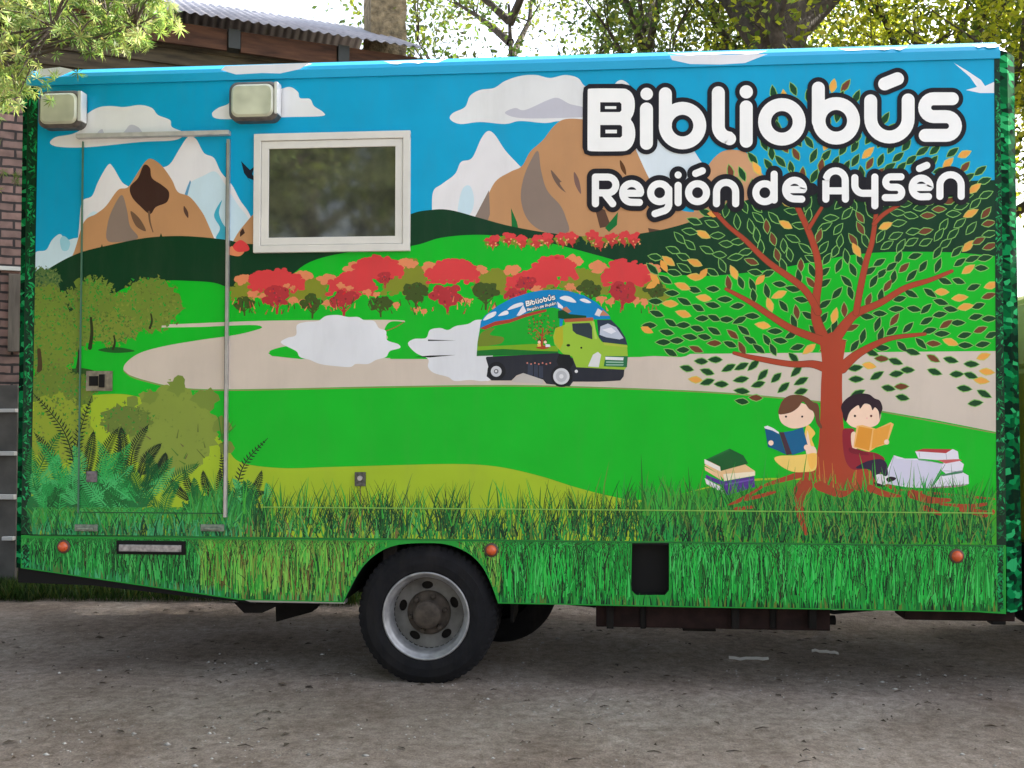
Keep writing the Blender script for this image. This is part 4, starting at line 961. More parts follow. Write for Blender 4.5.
# cab
cx0 = XR+.20
prof = [(cx0, .80), (cx0, 1.80), (cx0+.12, 2.22), (cx0+.30, 2.30), (cx0+1.05, 2.30), (cx0+1.20, 2.22), (cx0+1.62, 1.45), (cx0+1.68, 1.30), (cx0+1.70, .62), (cx0+1.42, .60), (cx0+1.36, .78), (cx0+1.2, .90), (cx0+.9, .95), (cx0+.6, .88), (cx0+.46, .74)]
cabo = empty('cab', (cx0+.8, TW/2, .6)); cabo.parent = bus; cabo.matrix_parent_inverse = parent_world(bus).inverted()
bm = bmesh.new(); prism_y(bm, prof, .13, TW-.13); bmesh.ops.bevel(bm, geom=[e for e in bm.edges if abs(e.verts[0].co.y-e.verts[1].co.y) > .5], offset=.03, segments=2, affect='EDGES'); obj('cab_shell', bm, M_cab, cabo)
for y0, y1 in ((.122,.132),(TW-.132,TW-.122)):
    bm = bmesh.new(); prism_y(bm, [(cx0+.35,1.55),(cx0+.35,2.14),(cx0+1.06,2.14),(cx0+1.34,1.62),(cx0+1.30,1.55)], y0, y1); obj('side_window', bm, M_pane, cabo)
    for xx in (cx0+.05, cx0+.27, cx0+1.42): bm = bmesh.new(); box(bm, xx, xx+.008, y0+.003, y1-.003, .98, 2.1 if xx < cx0+1 else 1.4); obj('door_gap', bm, M_black, cabo)
bm = bmesh.new(); q = [(cx0+1.235,2.18),(cx0+1.60,1.50)]
V = [Vector((q[0][0]+.012, .25, q[0][1])), Vector((q[0][0]+.012, TW-.25, q[0][1])), Vector((q[1][0]+.012, TW-.25, q[1][1])), Vector((q[1][0]+.012, .25, q[1][1]))]
V += [v+Vector((-.03,0,-.02)) for v in V]; pymesh('windscreen', V, [(0,1,2,3),(7,6,5,4),(0,4,5,1),(1,5,6,2),(2,6,7,3),(3,7,4,0)], M_pane, cabo); bm.free()
bm = bmesh.new(); box(bm, cx0+1.55, cx0+1.80, .10, TW-.10, .38, .62, .03); obj('bumper', bm, M_black, cabo)
bm = bmesh.new(); box(bm, cx0+1.69, cx0+1.715, .55, TW-.55, .78, 1.05, .01); obj('grille', bm, M_black, cabo)
for y0 in (.2, TW-.48): bm = bmesh.new(); box(bm, cx0+1.69, cx0+1.73, y0, y0+.28, .74, .98, .02); obj('headlight', bm, M_white, cabo)
bm = bmesh.new(); box(bm, cx0-.03, cx0+.42, .16, TW-.16, .50, .80, .01); obj('step', bm, M_black, cabo)

# ------------------------------------------------------------------ brick building, set at an angle behind
zE = at(150, 8, 3.9).z
lo, hi = 3.9, 9
for _ in range(40):
    mid = (lo+hi)/2
    if at(428, 50, mid).z < zE: lo = mid
    else: hi = mid
A_ = at(150, 8, 3.9); B_ = at(428, 50, lo)
ax = Vector((B_.x-A_.x, B_.y-A_.y, 0)).normalized(); ang = math.atan2(ax.y, ax.x); nrm = Vector((ax.y, -ax.x, 0))   # towards the camera
org = A_-ax*6.0; org.z = 0; Lb = (B_-A_).length+6.0
bld = empty('brick_building', org, ang)
tag(bld, 'brick shed with brown boards under a corrugated roof, behind the truck at left', 'building')
def bl(x, y, z): return (x, y, z)                        # local: x along wall, y into the building
# brick material
M_brick, nt, b = node_mat('old_brick')
b.inputs['Roughness'].default_value = .9
tc = nt.nodes.new('ShaderNodeTexCoord'); mp = nt.nodes.new('ShaderNodeMapping'); mp.inputs['Rotation'].default_value = (R(90), 0, 0)
br = nt.nodes.new('ShaderNodeTexBrick'); br.inputs['Scale'].default_value = 1; br.inputs['Brick Width'].default_value = .24; br.inputs['Row Height'].default_value = .088; br.inputs['Mortar Size'].default_value = .012
br.inputs['Color1'].default_value = (.30,.185,.16,1); br.inputs['Color2'].default_value = (.20,.13,.115,1); br.inputs['Mortar'].default_value = (.045,.036,.036,1)
nz = nt.nodes.new('ShaderNodeTexNoise'); nz.inputs['Scale'].default_value = 9; nz.inputs['Detail'].default_value = 8
dist = nt.nodes.new('ShaderNodeVectorMath'); dist.operation = 'MULTIPLY_ADD'; dist.inputs[1].default_value = (.02,.02,.02)
nt.links.new(tc.outputs['Object'], nz.inputs['Vector']); nt.links.new(nz.outputs['Color'], dist.inputs[0]); nt.links.new(tc.outputs['Object'], dist.inputs[2])
nt.links.new(dist.outputs[0], mp.inputs[0]); nt.links.new(mp.outputs[0], br.inputs['Vector'])
mx = nt.nodes.new('ShaderNodeMix'); mx.data_type = 'RGBA'; mx.blend_type = 'MULTIPLY'; mx.inputs[0].default_value = .8
mr = nt.nodes.new('ShaderNodeMapRange'); mr.inputs[1].default_value = .3; mr.inputs[2].default_value = .7; mr.inputs[3].default_value = .65; mr.inputs[4].default_value = 1.4
nt.links.new(nz.outputs['Fac'], mr.inputs[0]); nt.links.new(br.outputs['Color'], mx.inputs[6]); nt.links.new(mr.outputs[0], mx.inputs[7]); nt.links.new(mx.outputs[2], b.inputs['Base Color'])
bp = nt.nodes.new('ShaderNodeBump'); bp.inputs['Distance'].default_value = .02; bp.inputs['Strength'].default_value = 1; bp.invert = True
nt.links.new(br.outputs['Fac'], bp.inputs['Height']); nt.links.new(bp.outputs[0], b.inputs['Normal'])
# weathered board material (grain along x)
def board_mat(name, c1, c2, sc=(1.2,8,8)):
    M, nt, b = node_mat(name); b.inputs['Roughness'].default_value = .85
    tc = nt.nodes.new('ShaderNodeTexCoord'); mp = nt.nodes.new('ShaderNodeMapping'); mp.inputs['Scale'].default_value = sc
    nz = nt.nodes.new('ShaderNodeTexNoise'); nz.inputs['Scale'].default_value = 2.5; nz.inputs['Detail'].default_value = 10
    cr = nt.nodes.new('ShaderNodeValToRGB'); cr.color_ramp.elements[0].position = .3; cr.color_ramp.elements[1].position = .7
    cr.color_ramp.elements[0].color = (*c1, 1); cr.color_ramp.elements[1].color = (*c2, 1)
    nt.links.new(tc.outputs['Object'], mp.inputs[0]); nt.links.new(mp.outputs[0], nz.inputs['Vector']); nt.links.new(nz.outputs['Fac'], cr.inputs[0]); nt.links.new(cr.outputs[0], b.inputs['Base Color'])
    bp = nt.nodes.new('ShaderNodeBump'); bp.inputs['Distance'].default_value = .01; nt.links.new(nz.outputs['Fac'], bp.inputs['Height']); nt.links.new(bp.outputs[0], b.inputs['Normal'])
    return M
M_board = board_mat('weathered_board', (.030,.022,.013), (.10,.075,.042)); M_fasc = board_mat('red_brown_board', (.04,.015,.008), (.12,.05,.025))
M_sheet = mat('roof_sheet', (.27,.26,.285), .5, .2, var=(3,.2,8), bump=(8,.2))
M_stone = mat('rough_render', (.25,.19,.11), .95, var=(14,.5,10), bump=(24,1,.03))
zb = zE-.78                                              # brick top / board bottom
def lobj(name, bm, m, par, smooth=False):                # mesh given in the building's local axes
    me = bpy.data.meshes.new(name); bmesh.ops.recalc_face_normals(bm, faces=bm.faces[:]); bm.to_mesh(me); bm.free()
    if smooth:
        for p in me.polygons: p.use_smooth = True
    o = bpy.data.objects.new(name, me); COL.objects.link(o); me.materials.append(m); o.parent = par; return o
bm = bmesh.new(); box(bm, 0, Lb-.15, .32, 4.5, -.1, zb)
lobj('wall', bm, M_brick, bld)
bm = bmesh.new(); nb = 4; hb = (zE-.12-zb)/nb; pr = []
for i in range(nb): pr += [(.25, zb+i*hb), (.275, zb+(i+1)*hb-.006)]
prism_x(bm, pr+[(4.5, zE-.12), (4.5, zb)], -.05, Lb-.12); lobj('board_siding', bm, M_board, bld)
for i in range(9):
    x0 = -.05+i*1.16; x1 = min(x0+1.02, Lb-.08)
    if x1-x0 > .1: bm = bmesh.new(); box(bm, x0, x1, .14, .18, zE-.27, zE-.05); lobj('fascia', bm, M_fasc, bld)
    x0 = .97+i*1.16
    if x0 < Lb-.2: bm = bmesh.new(); box(bm, x0+.01, x0+.13, .10, .25, zE-.25, zE-.05); lobj('rafter', bm, M_dark, bld)
# corrugated roof: rises away from the eave
pitch = R(24); per = .105; nW = int((Lb+.12)/per*8); V = []; Fc = []
dpt = 2.6
rr = [(-.05, 0), (-.05+dpt*math.cos(pitch), dpt*math.sin(pitch)), (-.05+2*dpt*math.cos(pitch), 0)]
for yy_, zz_ in rr:
    for i in range(nW+1):
        x = -.2+i*per/8; V.append(Vector((x, yy_, zE+.012*math.sin(2*math.pi*x/per)+zz_)))
for k in range(2):
    for i in range(nW): Fc.append((k*(nW+1)+i, k*(nW+1)+i+1, (k+1)*(nW+1)+i+1, (k+1)*(nW+1)+i))
me = bpy.data.meshes.new('roof'); me.from_pydata([tuple(v) for v in V], [], Fc); me.materials.append(M_sheet); me.update()
for p in me.polygons: p.use_smooth = True
ro = bpy.data.objects.new('roof', me); COL.objects.link(ro); ro.parent = bld
sm_ = ro.modifiers.new('thick', 'SOLIDIFY'); sm_.thickness = .006
# chimney
iv = Matrix.Rotation(-ang, 4, 'Z')
def to_b(p): return iv @ (p-org)
yc = B_.y+1.0
cL, cM, cR = to_b(at(359, 30, yc)), to_b(at(371, 30, yc)), to_b(at(406, 30, yc))
bm = bmesh.new(); zt = at(380, -40, yc).z
a = at(360,40,yc+.25); b1 = at(371,40,yc); c1 = at(406,40,yc); w_ = c1-b1
pts = [b1, c1, c1+Vector((-.12,.42,0)), Vector((a.x, yc+.45, 0))]
pts = [to_b(Vector((p.x, p.y, org.z))) for p in pts]
for (z0, z1_, g) in ((zE-.6, zt-.12, 0), (zt-.12, zt, .05)):
    cc = sum(pts, Vector())/4
    q = [p+(p-cc).normalized()*g for p in pts]
    l_ = [bm.verts.new((p.x, p.y, z0)) for p in q]; h_ = [bm.verts.new((p.x, p.y, z1_)) for p in q]
    for i in range(4): bm.faces.new((l_[i], l_[(i+1) % 4], h_[(i+1) % 4], h_[i]))
    bm.faces.new(l_); bm.faces.new(h_)
bmesh.ops.subdivide_edges(bm, edges=bm.edges[:], cuts=14, use_grid_fill=True)
for v in bm.verts: v.co += noise.noise_vector(v.co*9)*.02
lobj('chimney', bm, M_stone, ro)
# ledge and post on the wall, gate with white bars
pL = to_b(at(10, 270, 3.3))
def wallpt(px, py, off=.32):                             # point of the wall face seen at a pixel
    o_ = org+nrm*(-off); p = hit(px, py, o_, nrm); q = to_b(p); return q
q0, q1 = wallpt(-60, 270), wallpt(21, 269.5)
bm = bmesh.new(); box(bm, q0.x, q1.x, .27, .318, q1.z-.02, q1.z+.02, .004); lobj('ledge', bm, M_white, bld)
q0, q1 = wallpt(8, 352), wallpt(21, 272)
bm = bmesh.new(); box(bm, q0.x, q1.x, .24, .318, q0.z, q1.z-.03, .01); lobj('shutter_board', bm, board_mat('grey_board', (.09,.075,.06), (.2,.17,.14), (8,8,1)), bld)
gy = 2.55
g0, g1 = at(-60, 384, gy), at(17.5, 384, gy)
gate = empty('gate', (at(0,500,gy).x, gy, 0)); tag(gate, 'grey panel gate with white horizontal bars at the left behind the truck tail', 'gate')
M_gp = mat('grey_panel', (.085,.08,.075), .8, var=(5,.3,8), bump=(10,.3)); M_gb = mat('pale_bar', (.5,.5,.5), .5)
def gp(name, px0, px1, py0, py1, y0, y1, m):
    a, b_ = at(px0, py1, gy), at(px1, py0, gy); bm = bmesh.new(); box(bm, a.x, b_.x, y0, y1, a.z, b_.z, .005); return obj(name, bm, m, gate)
gp('panel', -140, 17.5, 385, 588, gy, gy+.04, M_gp)
for py, xe in ((410.5,18.5),(453,17.5),(496,17),(538,16)): gp('bar', -150 if py < 530 else 5, xe, py-1.8, py+1.8, gy-.05, gy-.003, M_gb)
gp('post', 12.5, 16, 386, 590, gy-.002, gy+.06, M_gb) if False else gp('post', -146, -138, 380, 592, gy-.02, gy+.06, M_gp)

# ------------------------------------------------------------------ ground
M_gr, nt, b = node_mat('dirt_ground'); b.inputs['Roughness'].default_value = .95; b.inputs['Specular IOR Level'].default_value = .2
N = nt.nodes.new; L = nt.links.new
tc = N('ShaderNodeTexCoord')
def nzn(scale, det=8, rough=.6):
    n_ = N('ShaderNodeTexNoise'); n_.inputs['Scale'].default_value = scale; n_.inputs['Detail'].default_value = det; n_.inputs['Roughness'].default_value = rough; L(tc.outputs['Object'], n_.inputs['Vector']); return n_
n1 = nzn(1.1, 6); n2 = nzn(14, 10, .75); n3 = nzn(90, 4, .7)
cr = N('ShaderNodeValToRGB'); e = cr.color_ramp.elements; e[0].position = .3; e[0].position = .34; e[0].color = (.24,.19,.157,1); e[1].position = .66; e[1].color = (.41,.355,.315,1)
L(n1.outputs['Fac'], cr.inputs[0])
cr2 = N('ShaderNodeValToRGB'); e = cr2.color_ramp.elements; e[0].position = .34; e[0].color = (.56,.53,.50,1); e[1].position = .66; e[1].color = (1.18,1.17,1.16,1); L(n2.outputs['Fac'], cr2.inputs[0])
mx = N('ShaderNodeMix'); mx.data_type = 'RGBA'; mx.blend_type = 'MULTIPLY'; mx.inputs[0].default_value = 1; L(cr.outputs[0], mx.inputs[6]); L(cr2.outputs[0], mx.inputs[7])
cr3 = N('ShaderNodeValToRGB'); e = cr3.color_ramp.elements; e[0].position = .35; e[0].color = (.7,.7,.7,1); e[1].position = .7; e[1].color = (1.35,1.35,1.35,1); L(n3.outputs['Fac'], cr3.inputs[0])
mx2 = N('ShaderNodeMix'); mx2.data_type = 'RGBA'; mx2.blend_type = 'MULTIPLY'; mx2.inputs[0].default_value = .8; L(mx.outputs[2], mx2.inputs[6]); L(cr3.outputs[0], mx2.inputs[7])
# scattered pale grains
vo = N('ShaderNodeTexVoronoi'); vo.inputs['Scale'].default_value = 34; L(tc.outputs['Object'], vo.inputs['Vector'])
lt = N('ShaderNodeMath'); lt.operation = 'LESS_THAN'; lt.inputs[1].default_value = .16; L(vo.outputs['Distance'], lt.inputs[0])
sp = N('ShaderNodeSeparateColor'); L(vo.outputs['Color'], sp.inputs[0]); g2 = N('ShaderNodeMath'); g2.operation = 'GREATER_THAN'; g2.inputs[1].default_value = .93; L(sp.outputs[0], g2.inputs[0])
ml = N('ShaderNodeMath'); ml.operation = 'MULTIPLY'; L(lt.outputs[0], ml.inputs[0]); L(g2.outputs[0], ml.inputs[1])
mx3 = N('ShaderNodeMix'); mx3.data_type = 'RGBA'; L(ml.outputs[0], mx3.inputs[0]); L(mx2.outputs[2], mx3.inputs[6]); mx3.inputs[7].default_value = (.42,.39,.36,1)
L(mx3.outputs[2], b.inputs['Base Color'])
ad = N('ShaderNodeMath'); ad.operation = 'MULTIPLY_ADD'; ad.inputs[1].default_value = .35; L(n3.outputs['Fac'], ad.inputs[0]); L(n2.outputs['Fac'], ad.inputs[2])
bp = N('ShaderNodeBump'); bp.inputs['Distance'].default_value = .05; bp.inputs['Strength'].default_value = .8; L(ad.outputs[0], bp.inputs['Height']); L(bp.outputs[0], b.inputs['Normal'])
def gh(x, y):
    f = max(0, 1-max(abs(x)/9, abs(y)/9)); w = .022*noise.noise(Vector((x*1.1, y*1.1, 0)))+.012*noise.noise(Vector((x*4, y*4, 3)))+.006*noise.noise(Vector((x*9, y*9, 5)))
    bank = .0
    near = min(1, max(0, (abs(x-WX)-.0)/.8)) if abs(y) < 2.6 else 1
    return w*f*near
xs = sorted(set([-400,-150,-60,-30,-18,-12]+list(np.round(np.arange(-9, 9.01, .06), 3))+[12,18,30,60,150,400])); ys = sorted(set([-400,-150,-60,-30,-18,-12]+list(np.round(np.arange(-9, 9.01, .06), 3))+[12,18,30,60,150,400]))
V = [(x, y, gh(x, y)) for y in ys for x in xs]; nx = len(xs)
Fc = [(j*nx+i, j*nx+i+1, (j+1)*nx+i+1, (j+1)*nx+i) for j in range(len(ys)-1) for i in range(nx-1)]
g = pymesh('ground', V, Fc, M_gr, smooth=True); g['kind'] = 'structure'
# pebbles
V = []; Fc = []
for i in range(9000):
    x = random.uniform(-4, 4); y = -5+5.5*random.random()**.8 if i % 4 else random.uniform(0, 5)
    if noise.noise(Vector((x*.9, y*1.4, 2)))+noise.noise(Vector((x*3, y*4, 7)))*.6 < random.uniform(-.1,.5): continue
    r = random.uniform(.002, .007)*(2.4 if random.random() < .07 else 1); b0 = len(V); z = gh(x, y)+r*.2
    for dx, dy, dz in ((1,0,0),(0,1,0),(-1,0,0),(0,-1,0),(0,0,1),(0,0,-1)):
        k = r*random.uniform(.6, 1.2); V.append((x+dx*k*1.3, y+dy*k, z+dz*k*.7))
    Fc += [(b0,b0+1,b0+4),(b0+1,b0+2,b0+4),(b0+2,b0+3,b0+4),(b0+3,b0,b0+4),(b0+1,b0,b0+5),(b0+2,b0+1,b0+5),(b0+3,b0+2,b0+5),(b0,b0+3,b0+5)]
o = pymesh('pebbles', V, Fc, mat('pebble', (.36,.34,.32), .8, var=(3,.6,2)), smooth=True); tag(o, 'small pebbles scattered over the dirt in front of the truck', 'pebbles', kind='stuff')
# dry leaves and twigs
V = []; Fc = []
for i in range(900):
    lump = None
    x = random.uniform(-4, 4); y = random.uniform(-3.5, 2.6); a = random.uniform(0, 6.28); l = random.uniform(.008, .035)*(1 if noise.noise(Vector((x*1.2,y*1.7,11))) > 0 else .5); z = gh(x, y)+.004; b0 = len(V); w = l*random.uniform(.25, .5)
    ca, sa = math.cos(a), math.sin(a)
    for u, v_, h in ((-l,0,.002),(0,-w,.006),(l,0,.001),(0,w,.009)): V.append((x+u*ca-v_*sa, y+u*sa+v_*ca, z+h*random.uniform(.4,1.4)))
    Fc += [(b0,b0+1,b0+2),(b0,b0+2,b0+3)]
o = pymesh('fallen_leaves', V, Fc, mat('dry_leaf', (.07,.05,.035), .8, var=(5,.6,2))); tag(o, 'dark dry leaves lying on the dirt road', 'leaves', kind='stuff')
V = []; Fc = []
for i in range(70):
    x = random.uniform(-3.5, 3.5); y = random.uniform(-2.6, 1); a = random.uniform(-.6, .6); l = random.uniform(.02, .08); z = gh(x, y)+.006
    tube(V, Fc, [(x, y, z), (x+l*math.cos(a)*.5, y+l*math.sin(a)*.5+random.uniform(-.01,.01), z+.006), (x+l*math.cos(a), y+l*math.sin(a), z)], [.002,.0035,.001], 5)
o = pymesh('twigs', V, Fc, mat('twig', (.06,.045,.035), .9)); tag(o, 'short dry twigs on the dirt road', 'twigs', kind='stuff')
# pale strips standing in for flecks of sunlight on the ground under the truck
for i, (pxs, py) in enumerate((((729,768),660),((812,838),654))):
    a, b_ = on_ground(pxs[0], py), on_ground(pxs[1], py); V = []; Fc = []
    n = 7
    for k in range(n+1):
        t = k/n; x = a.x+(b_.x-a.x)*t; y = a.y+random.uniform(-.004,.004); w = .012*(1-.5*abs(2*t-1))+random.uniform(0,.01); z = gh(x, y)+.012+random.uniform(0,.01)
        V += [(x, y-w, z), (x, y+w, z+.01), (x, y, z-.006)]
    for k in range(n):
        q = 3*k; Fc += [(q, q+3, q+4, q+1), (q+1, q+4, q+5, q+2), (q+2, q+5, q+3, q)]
    o = pymesh('sun_fleck_strip', V, Fc, mat('sun_fleck_white', (.85,.82,.8), .4)); tag(o, ('longer', 'shorter')[i]+' pale strip imitating a fleck of sunlight on the dark ground under the truck '+('nearer the wheel', 'farther right')[i], 'sun fleck')

# ------------------------------------------------------------------ foliage
def leaf_mesh(C, D, Nn, Ls, Ws, cols):
    """diamond leaves: centre, direction, side vector, length, width, colour -> mesh"""
    C, D, Nn = map(np.asarray, (C, D, Nn)); n = len(C); Ls = np.asarray(Ls)[:,None]; Ws = np.asarray(Ws)[:,None]
    v = np.stack([C-D*Ls*.5, C+Nn*Ws*.5, C+D*Ls*.5, C-Nn*Ws*.5], 1).reshape(-1, 3)
    me = bpy.data.meshes.new('crown'); me.vertices.add(4*n); me.vertices.foreach_set('co', v.astype(np.float32).ravel())
    me.loops.add(4*n); me.loops.foreach_set('vertex_index', np.arange(4*n, dtype=np.int32))
    me.polygons.add(n); me.polygons.foreach_set('loop_start', np.arange(0, 4*n, 4, dtype=np.int32)); me.polygons.foreach_set('loop_total', np.full(n, 4, dtype=np.int32))
    me.update(calc_edges=True)
    c = np.repeat(np.concatenate([np.asarray(cols), np.ones((n,1))], 1), 4, 0).astype(np.float32)
    a = me.color_attributes.new('Col', 'FLOAT_COLOR', 'POINT'); a.data.foreach_set('color', c.ravel()); return me
def rand_unit(n):
    v = rng.normal(size=(n,3)); return v/np.linalg.norm(v, axis=1)[:,None]
M_leaf = mat('leaf', rough=.5, spec=.4, attr='Col', trans=.6)
M_bark = mat('bark', (.075,.06,.048), .95, var=(12,.4,8), bump=(18,1,.03))
def tree(name, label, base, H, r0, limbs_n, spread, crown_r, leaves, lsize, palette, seed, first=.35, group=None, droop=0, lens=(1,.42), clump=.45, cat_='tree'):
    rd = random.Random(seed); base = Vector(base)
    root = empty(name, base); tag(root, label, cat_, group)
    V = []; Fc = []; tips = []
    tp = [base+Vector((rd.uniform(-.05,.05)*H*t, rd.uniform(-.05,.05)*H*t, H*t)) for t in (0,.15,.3,.5,.7,.88)]
    tp[0] = base+Vector((0,0,-.1)); tube(V, Fc, tp, [r0*1.25,r0,r0*.85,r0*.6,r0*.35,r0*.12], 12)
    for i in range(limbs_n):
        t = first+(1-first)*.85*i/limbs_n; q = min(len(tp)-2, int(np.interp(t, (0,.15,.3,.5,.7,.88), range(6)))); s = tp[q].lerp(tp[q+1], rd.random())
        a = i*2.4+rd.uniform(-.4,.4); ln = spread*(1-.35*t)*rd.uniform(.7,1.15); up = rd.uniform(.25,.8)+t*.5
        d = Vector((math.cos(a), math.sin(a), up)).normalized(); p = s; pts = [s]
        for k in range(4):
            d = (d+Vector((rd.uniform(-.25,.25), rd.uniform(-.25,.25), rd.uniform(-.15,.25)-droop))).normalized(); p = p+d*ln/4; pts.append(p)
            if k > 0:
                for _ in range(3):
                    e = (d+Vector((rd.uniform(-1,1), rd.uniform(-1,1), rd.uniform(-.5,.8)))).normalized(); l2 = ln*rd.uniform(.18,.4)
                    w1 = p+e*l2*.5; w2 = p+e*l2+Vector((0,0,-droop*l2)); tube(V, Fc, [p, w1, w2], [r0*.10,r0*.06,r0*.02], 5); tips += [w1, w2]
                    for _ in range(2):
                        e2 = (e+Vector((rd.uniform(-1,1), rd.uniform(-1,1), rd.uniform(-.6,.6)))).normalized(); w3 = w2+e2*l2*.5; tube(V, Fc, [w2, w3], [r0*.03,r0*.012], 4); tips.append(w3)
        tube(V, Fc, pts, [r0*.42,r0*.32,r0*.22,r0*.14,r0*.05], 8)
    pymesh('trunk', V, Fc, M_bark, root, smooth=True)
    T_ = np.array([tuple(t) for t in tips]); idx = rng.integers(0, len(T_), leaves)
    w = rng.random(len(T_))
    C = T_[idx]+rng.normal(size=(leaves,3))*crown_r*clump*(.35+.65*w[idx])[:,None]
    D = rand_unit(leaves); D[:,2] -= .25; D /= np.linalg.norm(D, axis=1)[:,None]; X = rand_unit(leaves); Nn = np.cross(D, X); Nn /= np.linalg.norm(Nn, axis=1)[:,None]
    ls = lsize*rng.uniform(.45,1.4,leaves); pal = np.array([lin(c) for c in palette]); ci = (rng.integers(0, len(pal), len(T_)))[idx]; mixr = rng.random(leaves) < .35; ci[mixr] = rng.integers(0, len(pal), mixr.sum())
    cols = pal[ci]*rng.uniform(.75,1.25,(leaves,1))
    me = leaf_mesh(C, D, Nn, ls*lens[0], ls*lens[1]*1.2, cols)
    o = link('crown', me, M_leaf, root); return root
GP = [(92,116,44),(108,132,50),(70,94,44),(134,148,56),(86,104,60),(122,132,46)]
YP = [(190,196,48),(176,184,60),(168,176,40),(186,188,50),(136,152,44),(104,124,44),(196,192,70),(86,108,46)]
def gx(px, y): return at(px, 400, y).x
G = 'trees standing behind the truck'
tree('broadleaf_tree', 'thick trunked tree with dense leaves rising behind the right end of the truck roof', (gx(806,7), 7, 0), 11.5, .60, 16, 3.4, 1.0, 21000, .10, GP+YP, 3, .42, G)
tree('broadleaf_tree', 'yellow green tree at the far right behind the truck corner', (gx(960,9.5), 9.5, 0), 9.5, .26, 16, 4.2, 1.0, 56000, .10, YP, 5, .3, G)
tree('broadleaf_tree', 'thin open tree behind the middle of the truck roof beside the lettering', (gx(640,9), 9, 0), 9.5, .16, 13, 3.6, .8, 11500, .095, GP, 8, .3, G)
tree('broadleaf_tree', 'open leafy tree just right of the chimney above the truck', (gx(505,10), 10, 0), 9.2, .17, 13, 3.6, .8, 18000, .095, GP+[(96,100,60)], 12, .3, G)
tree('broadleaf_tree', 'slim tree between the thick trunk and the middle of the roof', (gx(735,12), 12, 0), 10.5, .17, 12, 3.6, .8, 11000, .095, GP, 17, .35, G)
tree('broadleaf_tree', 'dark leafy tree outside the right edge beyond the cab, added to shade the corner post', (8.0, 2.3, 0), 7.4, .22, 16, 2.6, .8, 26000, .13, GP, 23, .14, 'trees around the yard out of view')  # unseen, added to keep sun off the lower corner post
tree('broadleaf_tree', 'tall tree out of view to the right, added to shade the ground behind the truck', (8.8, 6.4, 0), 9.0, .22, 16, 3.0, .9, 26000, .13, GP, 61, .14, 'trees around the yard out of view')  # unseen, added to shade the ground beyond the truck
tree('broadleaf_tree', 'tallest tree out of view at the far right, added to shade the ground behind the truck tail', (10.5, 8.6, 0), 11.5, .25, 18, 3.6, 1.0, 30000, .14, GP, 62, .14, 'trees around the yard out of view')  # unseen as well, added so the grass behind the tail is shaded
for i, (x, y, s) in enumerate(((-6.2,-4.4,31),(-5.5,-13,33),(1.5,-15,37),(7.5,-16,41))):  # the first is an added blocker that dims the mural's left end
    tree('broadleaf_tree', ('big dark tree out of view at the left, added to darken the left of the mural', 'tree across the yard behind the photographer, left one', 'tree across the yard straight behind the photographer', 'tree across the yard behind the photographer, right one')[i], (x, y, 0), (9,8,6.5,6.5)[i], .3, 14, 3.6, 1.0, (60000,12000,9000,7000)[i], .2, GP, s, .2, 'trees around the yard out of view')
# branch with starry leaf rosettes hanging in at the top left
ov = empty('overhanging_tree', (-4.6, -.4, 0)); tag(ov, 'sunlit light green tree with starry leaf tufts hanging in at the top left corner', 'tree')
V = []; Fc = []; ros = []
tube(V, Fc, [(-4.6,-.4,-.1),(-4.55,-.4,1.5),(-4.65,-.35,3.0),(-4.5,-.3,4.6),(-4.6,-.3,6.4)], [.17,.14,.12,.08,.03], 12)
rd = random.Random(4)
shape = [(-70,-40),(150,-30),(168,4),(172,22),(160,34),(140,36),(126,44),(118,52),(100,46),(84,48),(76,42),(58,34),(46,46),(42,60),(28,62),(16,70),(28,88),(42,104),(26,98),(-2,102),(-70,120)]
ends = []
while len(ends) < 330:
    p = (rd.uniform(-70,172), rd.uniform(-60,118))
    if inside(p, shape) and (rd.random() > .25 or p[0] > 60 or p[1] > 60): ends.append(at(p[0], p[1], rd.uniform(-1.5,-.2)))
att = [Vector((-4.6,-.36,2.6)), Vector((-4.6,-.35,3.1)), Vector((-4.55,-.32,3.6)), Vector((-4.5,-.3,4.2))]
forks = []
for i in range(26):
    e = ends[i*7]; a = min(att, key=lambda q: abs(q.z-e.z+.1)); mid = a.lerp(e, .55)+Vector((0, rd.uniform(-.1,.1), rd.uniform(0,.15)))
    tube(V, Fc, [a, a.lerp(mid, .5)+Vector((0,0,.05)), mid, e], [.028,.02,.013,.004], 6); forks += [mid, mid.lerp(e,.5), e]
for i in range(420):                                     # rest of the crown, out of frame
    a = rd.uniform(0,6.28); r_ = 1.7*math.sqrt(rd.random()); ends.append(Vector((-5.0+r_*math.cos(a), -.5+r_*math.sin(a)*.8, rd.uniform(2.8,6.6))))
for e in ends:
    f = min(forks+att, key=lambda q: (q-e).length_squared)
    if (f-e).length > .03: tube(V, Fc, [f, f.lerp(e,.5)+Vector((0,0,.02)), e], [.006,.004,.002], 4)
pymesh('trunk', V, Fc, M_bark, ov, smooth=True)
C=[];D=[];Nn=[];Ls=[];Ws=[];Cl=[]
pal = [lin(c) for c in ((120,142,66),(144,162,84),(172,186,116),(96,124,58),(158,172,96))]
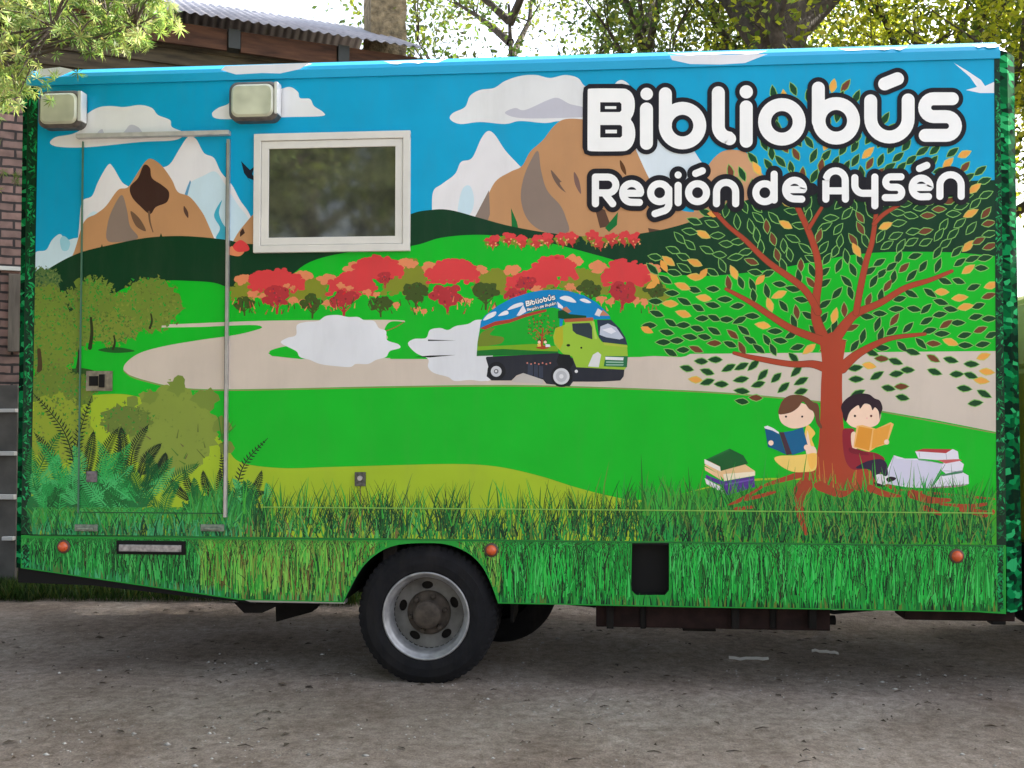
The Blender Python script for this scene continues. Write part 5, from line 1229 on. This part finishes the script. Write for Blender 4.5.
for e in ends:
    for _ in range(4):
        c = e+Vector((rd.gauss(0,.045), rd.gauss(0,.045), rd.gauss(0,.04))); ax_ = Vector((rd.gauss(0,1), rd.gauss(-.6,1), rd.gauss(-.2,1))).normalized()
        u = ax_.orthogonal().normalized(); w = ax_.cross(u); n = rd.randint(12,17); cc = rd.choice(pal)
        for k in range(n):
            q = 2*math.pi*k/n+rd.uniform(-.2,.2); d = (u*math.cos(q)+w*math.sin(q)+ax_*rd.uniform(.0,.9)).normalized(); l = rd.uniform(.034,.056); s = d.cross(ax_+u*rd.uniform(-.3,.3)).normalized()
            C.append(c+d*l*.5); D.append(d); Nn.append(s); Ls.append(l); Ws.append(l*.15); Cl.append([v*rd.uniform(.8,1.2) for v in cc])
link('crown', leaf_mesh([tuple(c) for c in C], [tuple(c) for c in D], [tuple(c) for c in Nn], Ls, Ws, Cl), M_leaf, ov)
# grass at the foot of the building and beyond the truck
def grass(name, label, spots, n, hmin, hmax, palette, seed):
    rd = random.Random(seed); C=[];D=[];Nn=[];Ls=[];Ws=[];Cl=[]
    for i in range(n):
        s = rd.choice(spots); x = rd.uniform(s[0], s[1]); y = rd.uniform(s[2], s[3]); h = rd.uniform(hmin, hmax)*(s[4] if len(s) > 4 else 1)
        if y > 5 and noise.noise(Vector((x*1.3, y*1.3, 5))) < -.15: continue
        d = Vector((rd.gauss(0,.35), rd.gauss(0,.35), 1)).normalized(); a = rd.uniform(0,3.14)
        C.append((x, y, gh(x,y)+h*.42)); D.append(tuple(d)); Nn.append((math.cos(a), math.sin(a), 0)); Ls.append(h); Ws.append(rd.uniform(.006,.014)); c = lin(rd.choice(palette)); q = rd.uniform(.7,1.2); Cl.append([v*q for v in c])
    o = link(name, leaf_mesh(C, D, Nn, Ls, Ws, Cl), M_leaf); return tag(o, label, 'grass', kind='stuff')
grass('grass', 'dark grass growing behind the truck tail at the foot of the brick shed', [(-5.2,-1.9,2.25,3.2),(-5.0,-1.5,2.6,4.4),(-8,-4.6,2.2,2.9)], 46000, .06, .2, [(50,80,30),(66,96,36),(40,66,28),(90,100,44)], 5)
grass('grass', 'rough grass on the ground beyond the truck', [(-2,7,2.7,6.5),(-3,8,6,10)], 34000, .04, .14, [(92,104,44),(110,116,54),(76,92,38),(130,124,70)], 6)
# leafy shrubs that close the view beyond the truck
for i, (px, y, s) in enumerate(((1060,6,2.0),(1125,8,2.6),(905,11,1.9),(560,12,1.6),(700,13,1.8))):
    tree('shrub', ('low leafy shrub showing past the right corner of the truck', 'tall shrub at the far right edge behind the yellow cab', 'shrub behind the right half of the truck', 'shrub behind the wheel of the truck', 'shrub behind the middle of the truck')[i], (gx(px, y), y, 0), s, .06, 14, s*.6, .5, 6000, .10, GP, 50+i, .1, 'shrubs beyond the truck', cat_='shrub')

# ------------------------------------------------------------------ light
SUN_EL, SUN_AZ = R(38), R(30)                            # azimuth measured from +x towards +y (behind the truck)
sd = Vector((math.cos(SUN_EL)*math.cos(SUN_AZ), math.cos(SUN_EL)*math.sin(SUN_AZ), math.sin(SUN_EL)))
sl_ = bpy.data.lights.new('sun', 'SUN'); sl_.energy = 4.6; sl_.angle = R(.5); sl_.color = (1,.95,.86)
so = bpy.data.objects.new('sun', sl_); COL.objects.link(so); so.rotation_euler = (-sd).to_track_quat('-Z', 'Y').to_euler(); so.location = (10, 4, 12)
w = bpy.data.worlds.new('World'); S.world = w; w.use_nodes = True; nt = w.node_tree
sky = nt.nodes.new('ShaderNodeTexSky'); sky.sky_type = 'NISHITA'; sky.sun_disc = False; sky.sun_elevation = SUN_EL; sky.sun_rotation = math.pi/2-SUN_AZ
sky.dust_density = 4; sky.air_density = 1.0; sky.ozone_density = 1
hs = nt.nodes.new('ShaderNodeHueSaturation'); hs.inputs['Saturation'].default_value = .55; nt.links.new(sky.outputs[0], hs.inputs['Color']); nt.links.new(hs.outputs[0], nt.nodes['Background'].inputs['Color']); nt.nodes['Background'].inputs['Strength'].default_value = .15
S.view_settings.view_transform = 'Standard'; S.view_settings.look = 'None'; S.view_settings.gamma = 1; S.view_settings.exposure = 1.95
try: S.view_settings.use_curve_mapping = False
except Exception: pass
S.render.engine = 'CYCLES'; S.cycles.max_bounces = 6; S.cycles.transparent_max_bounces = 8
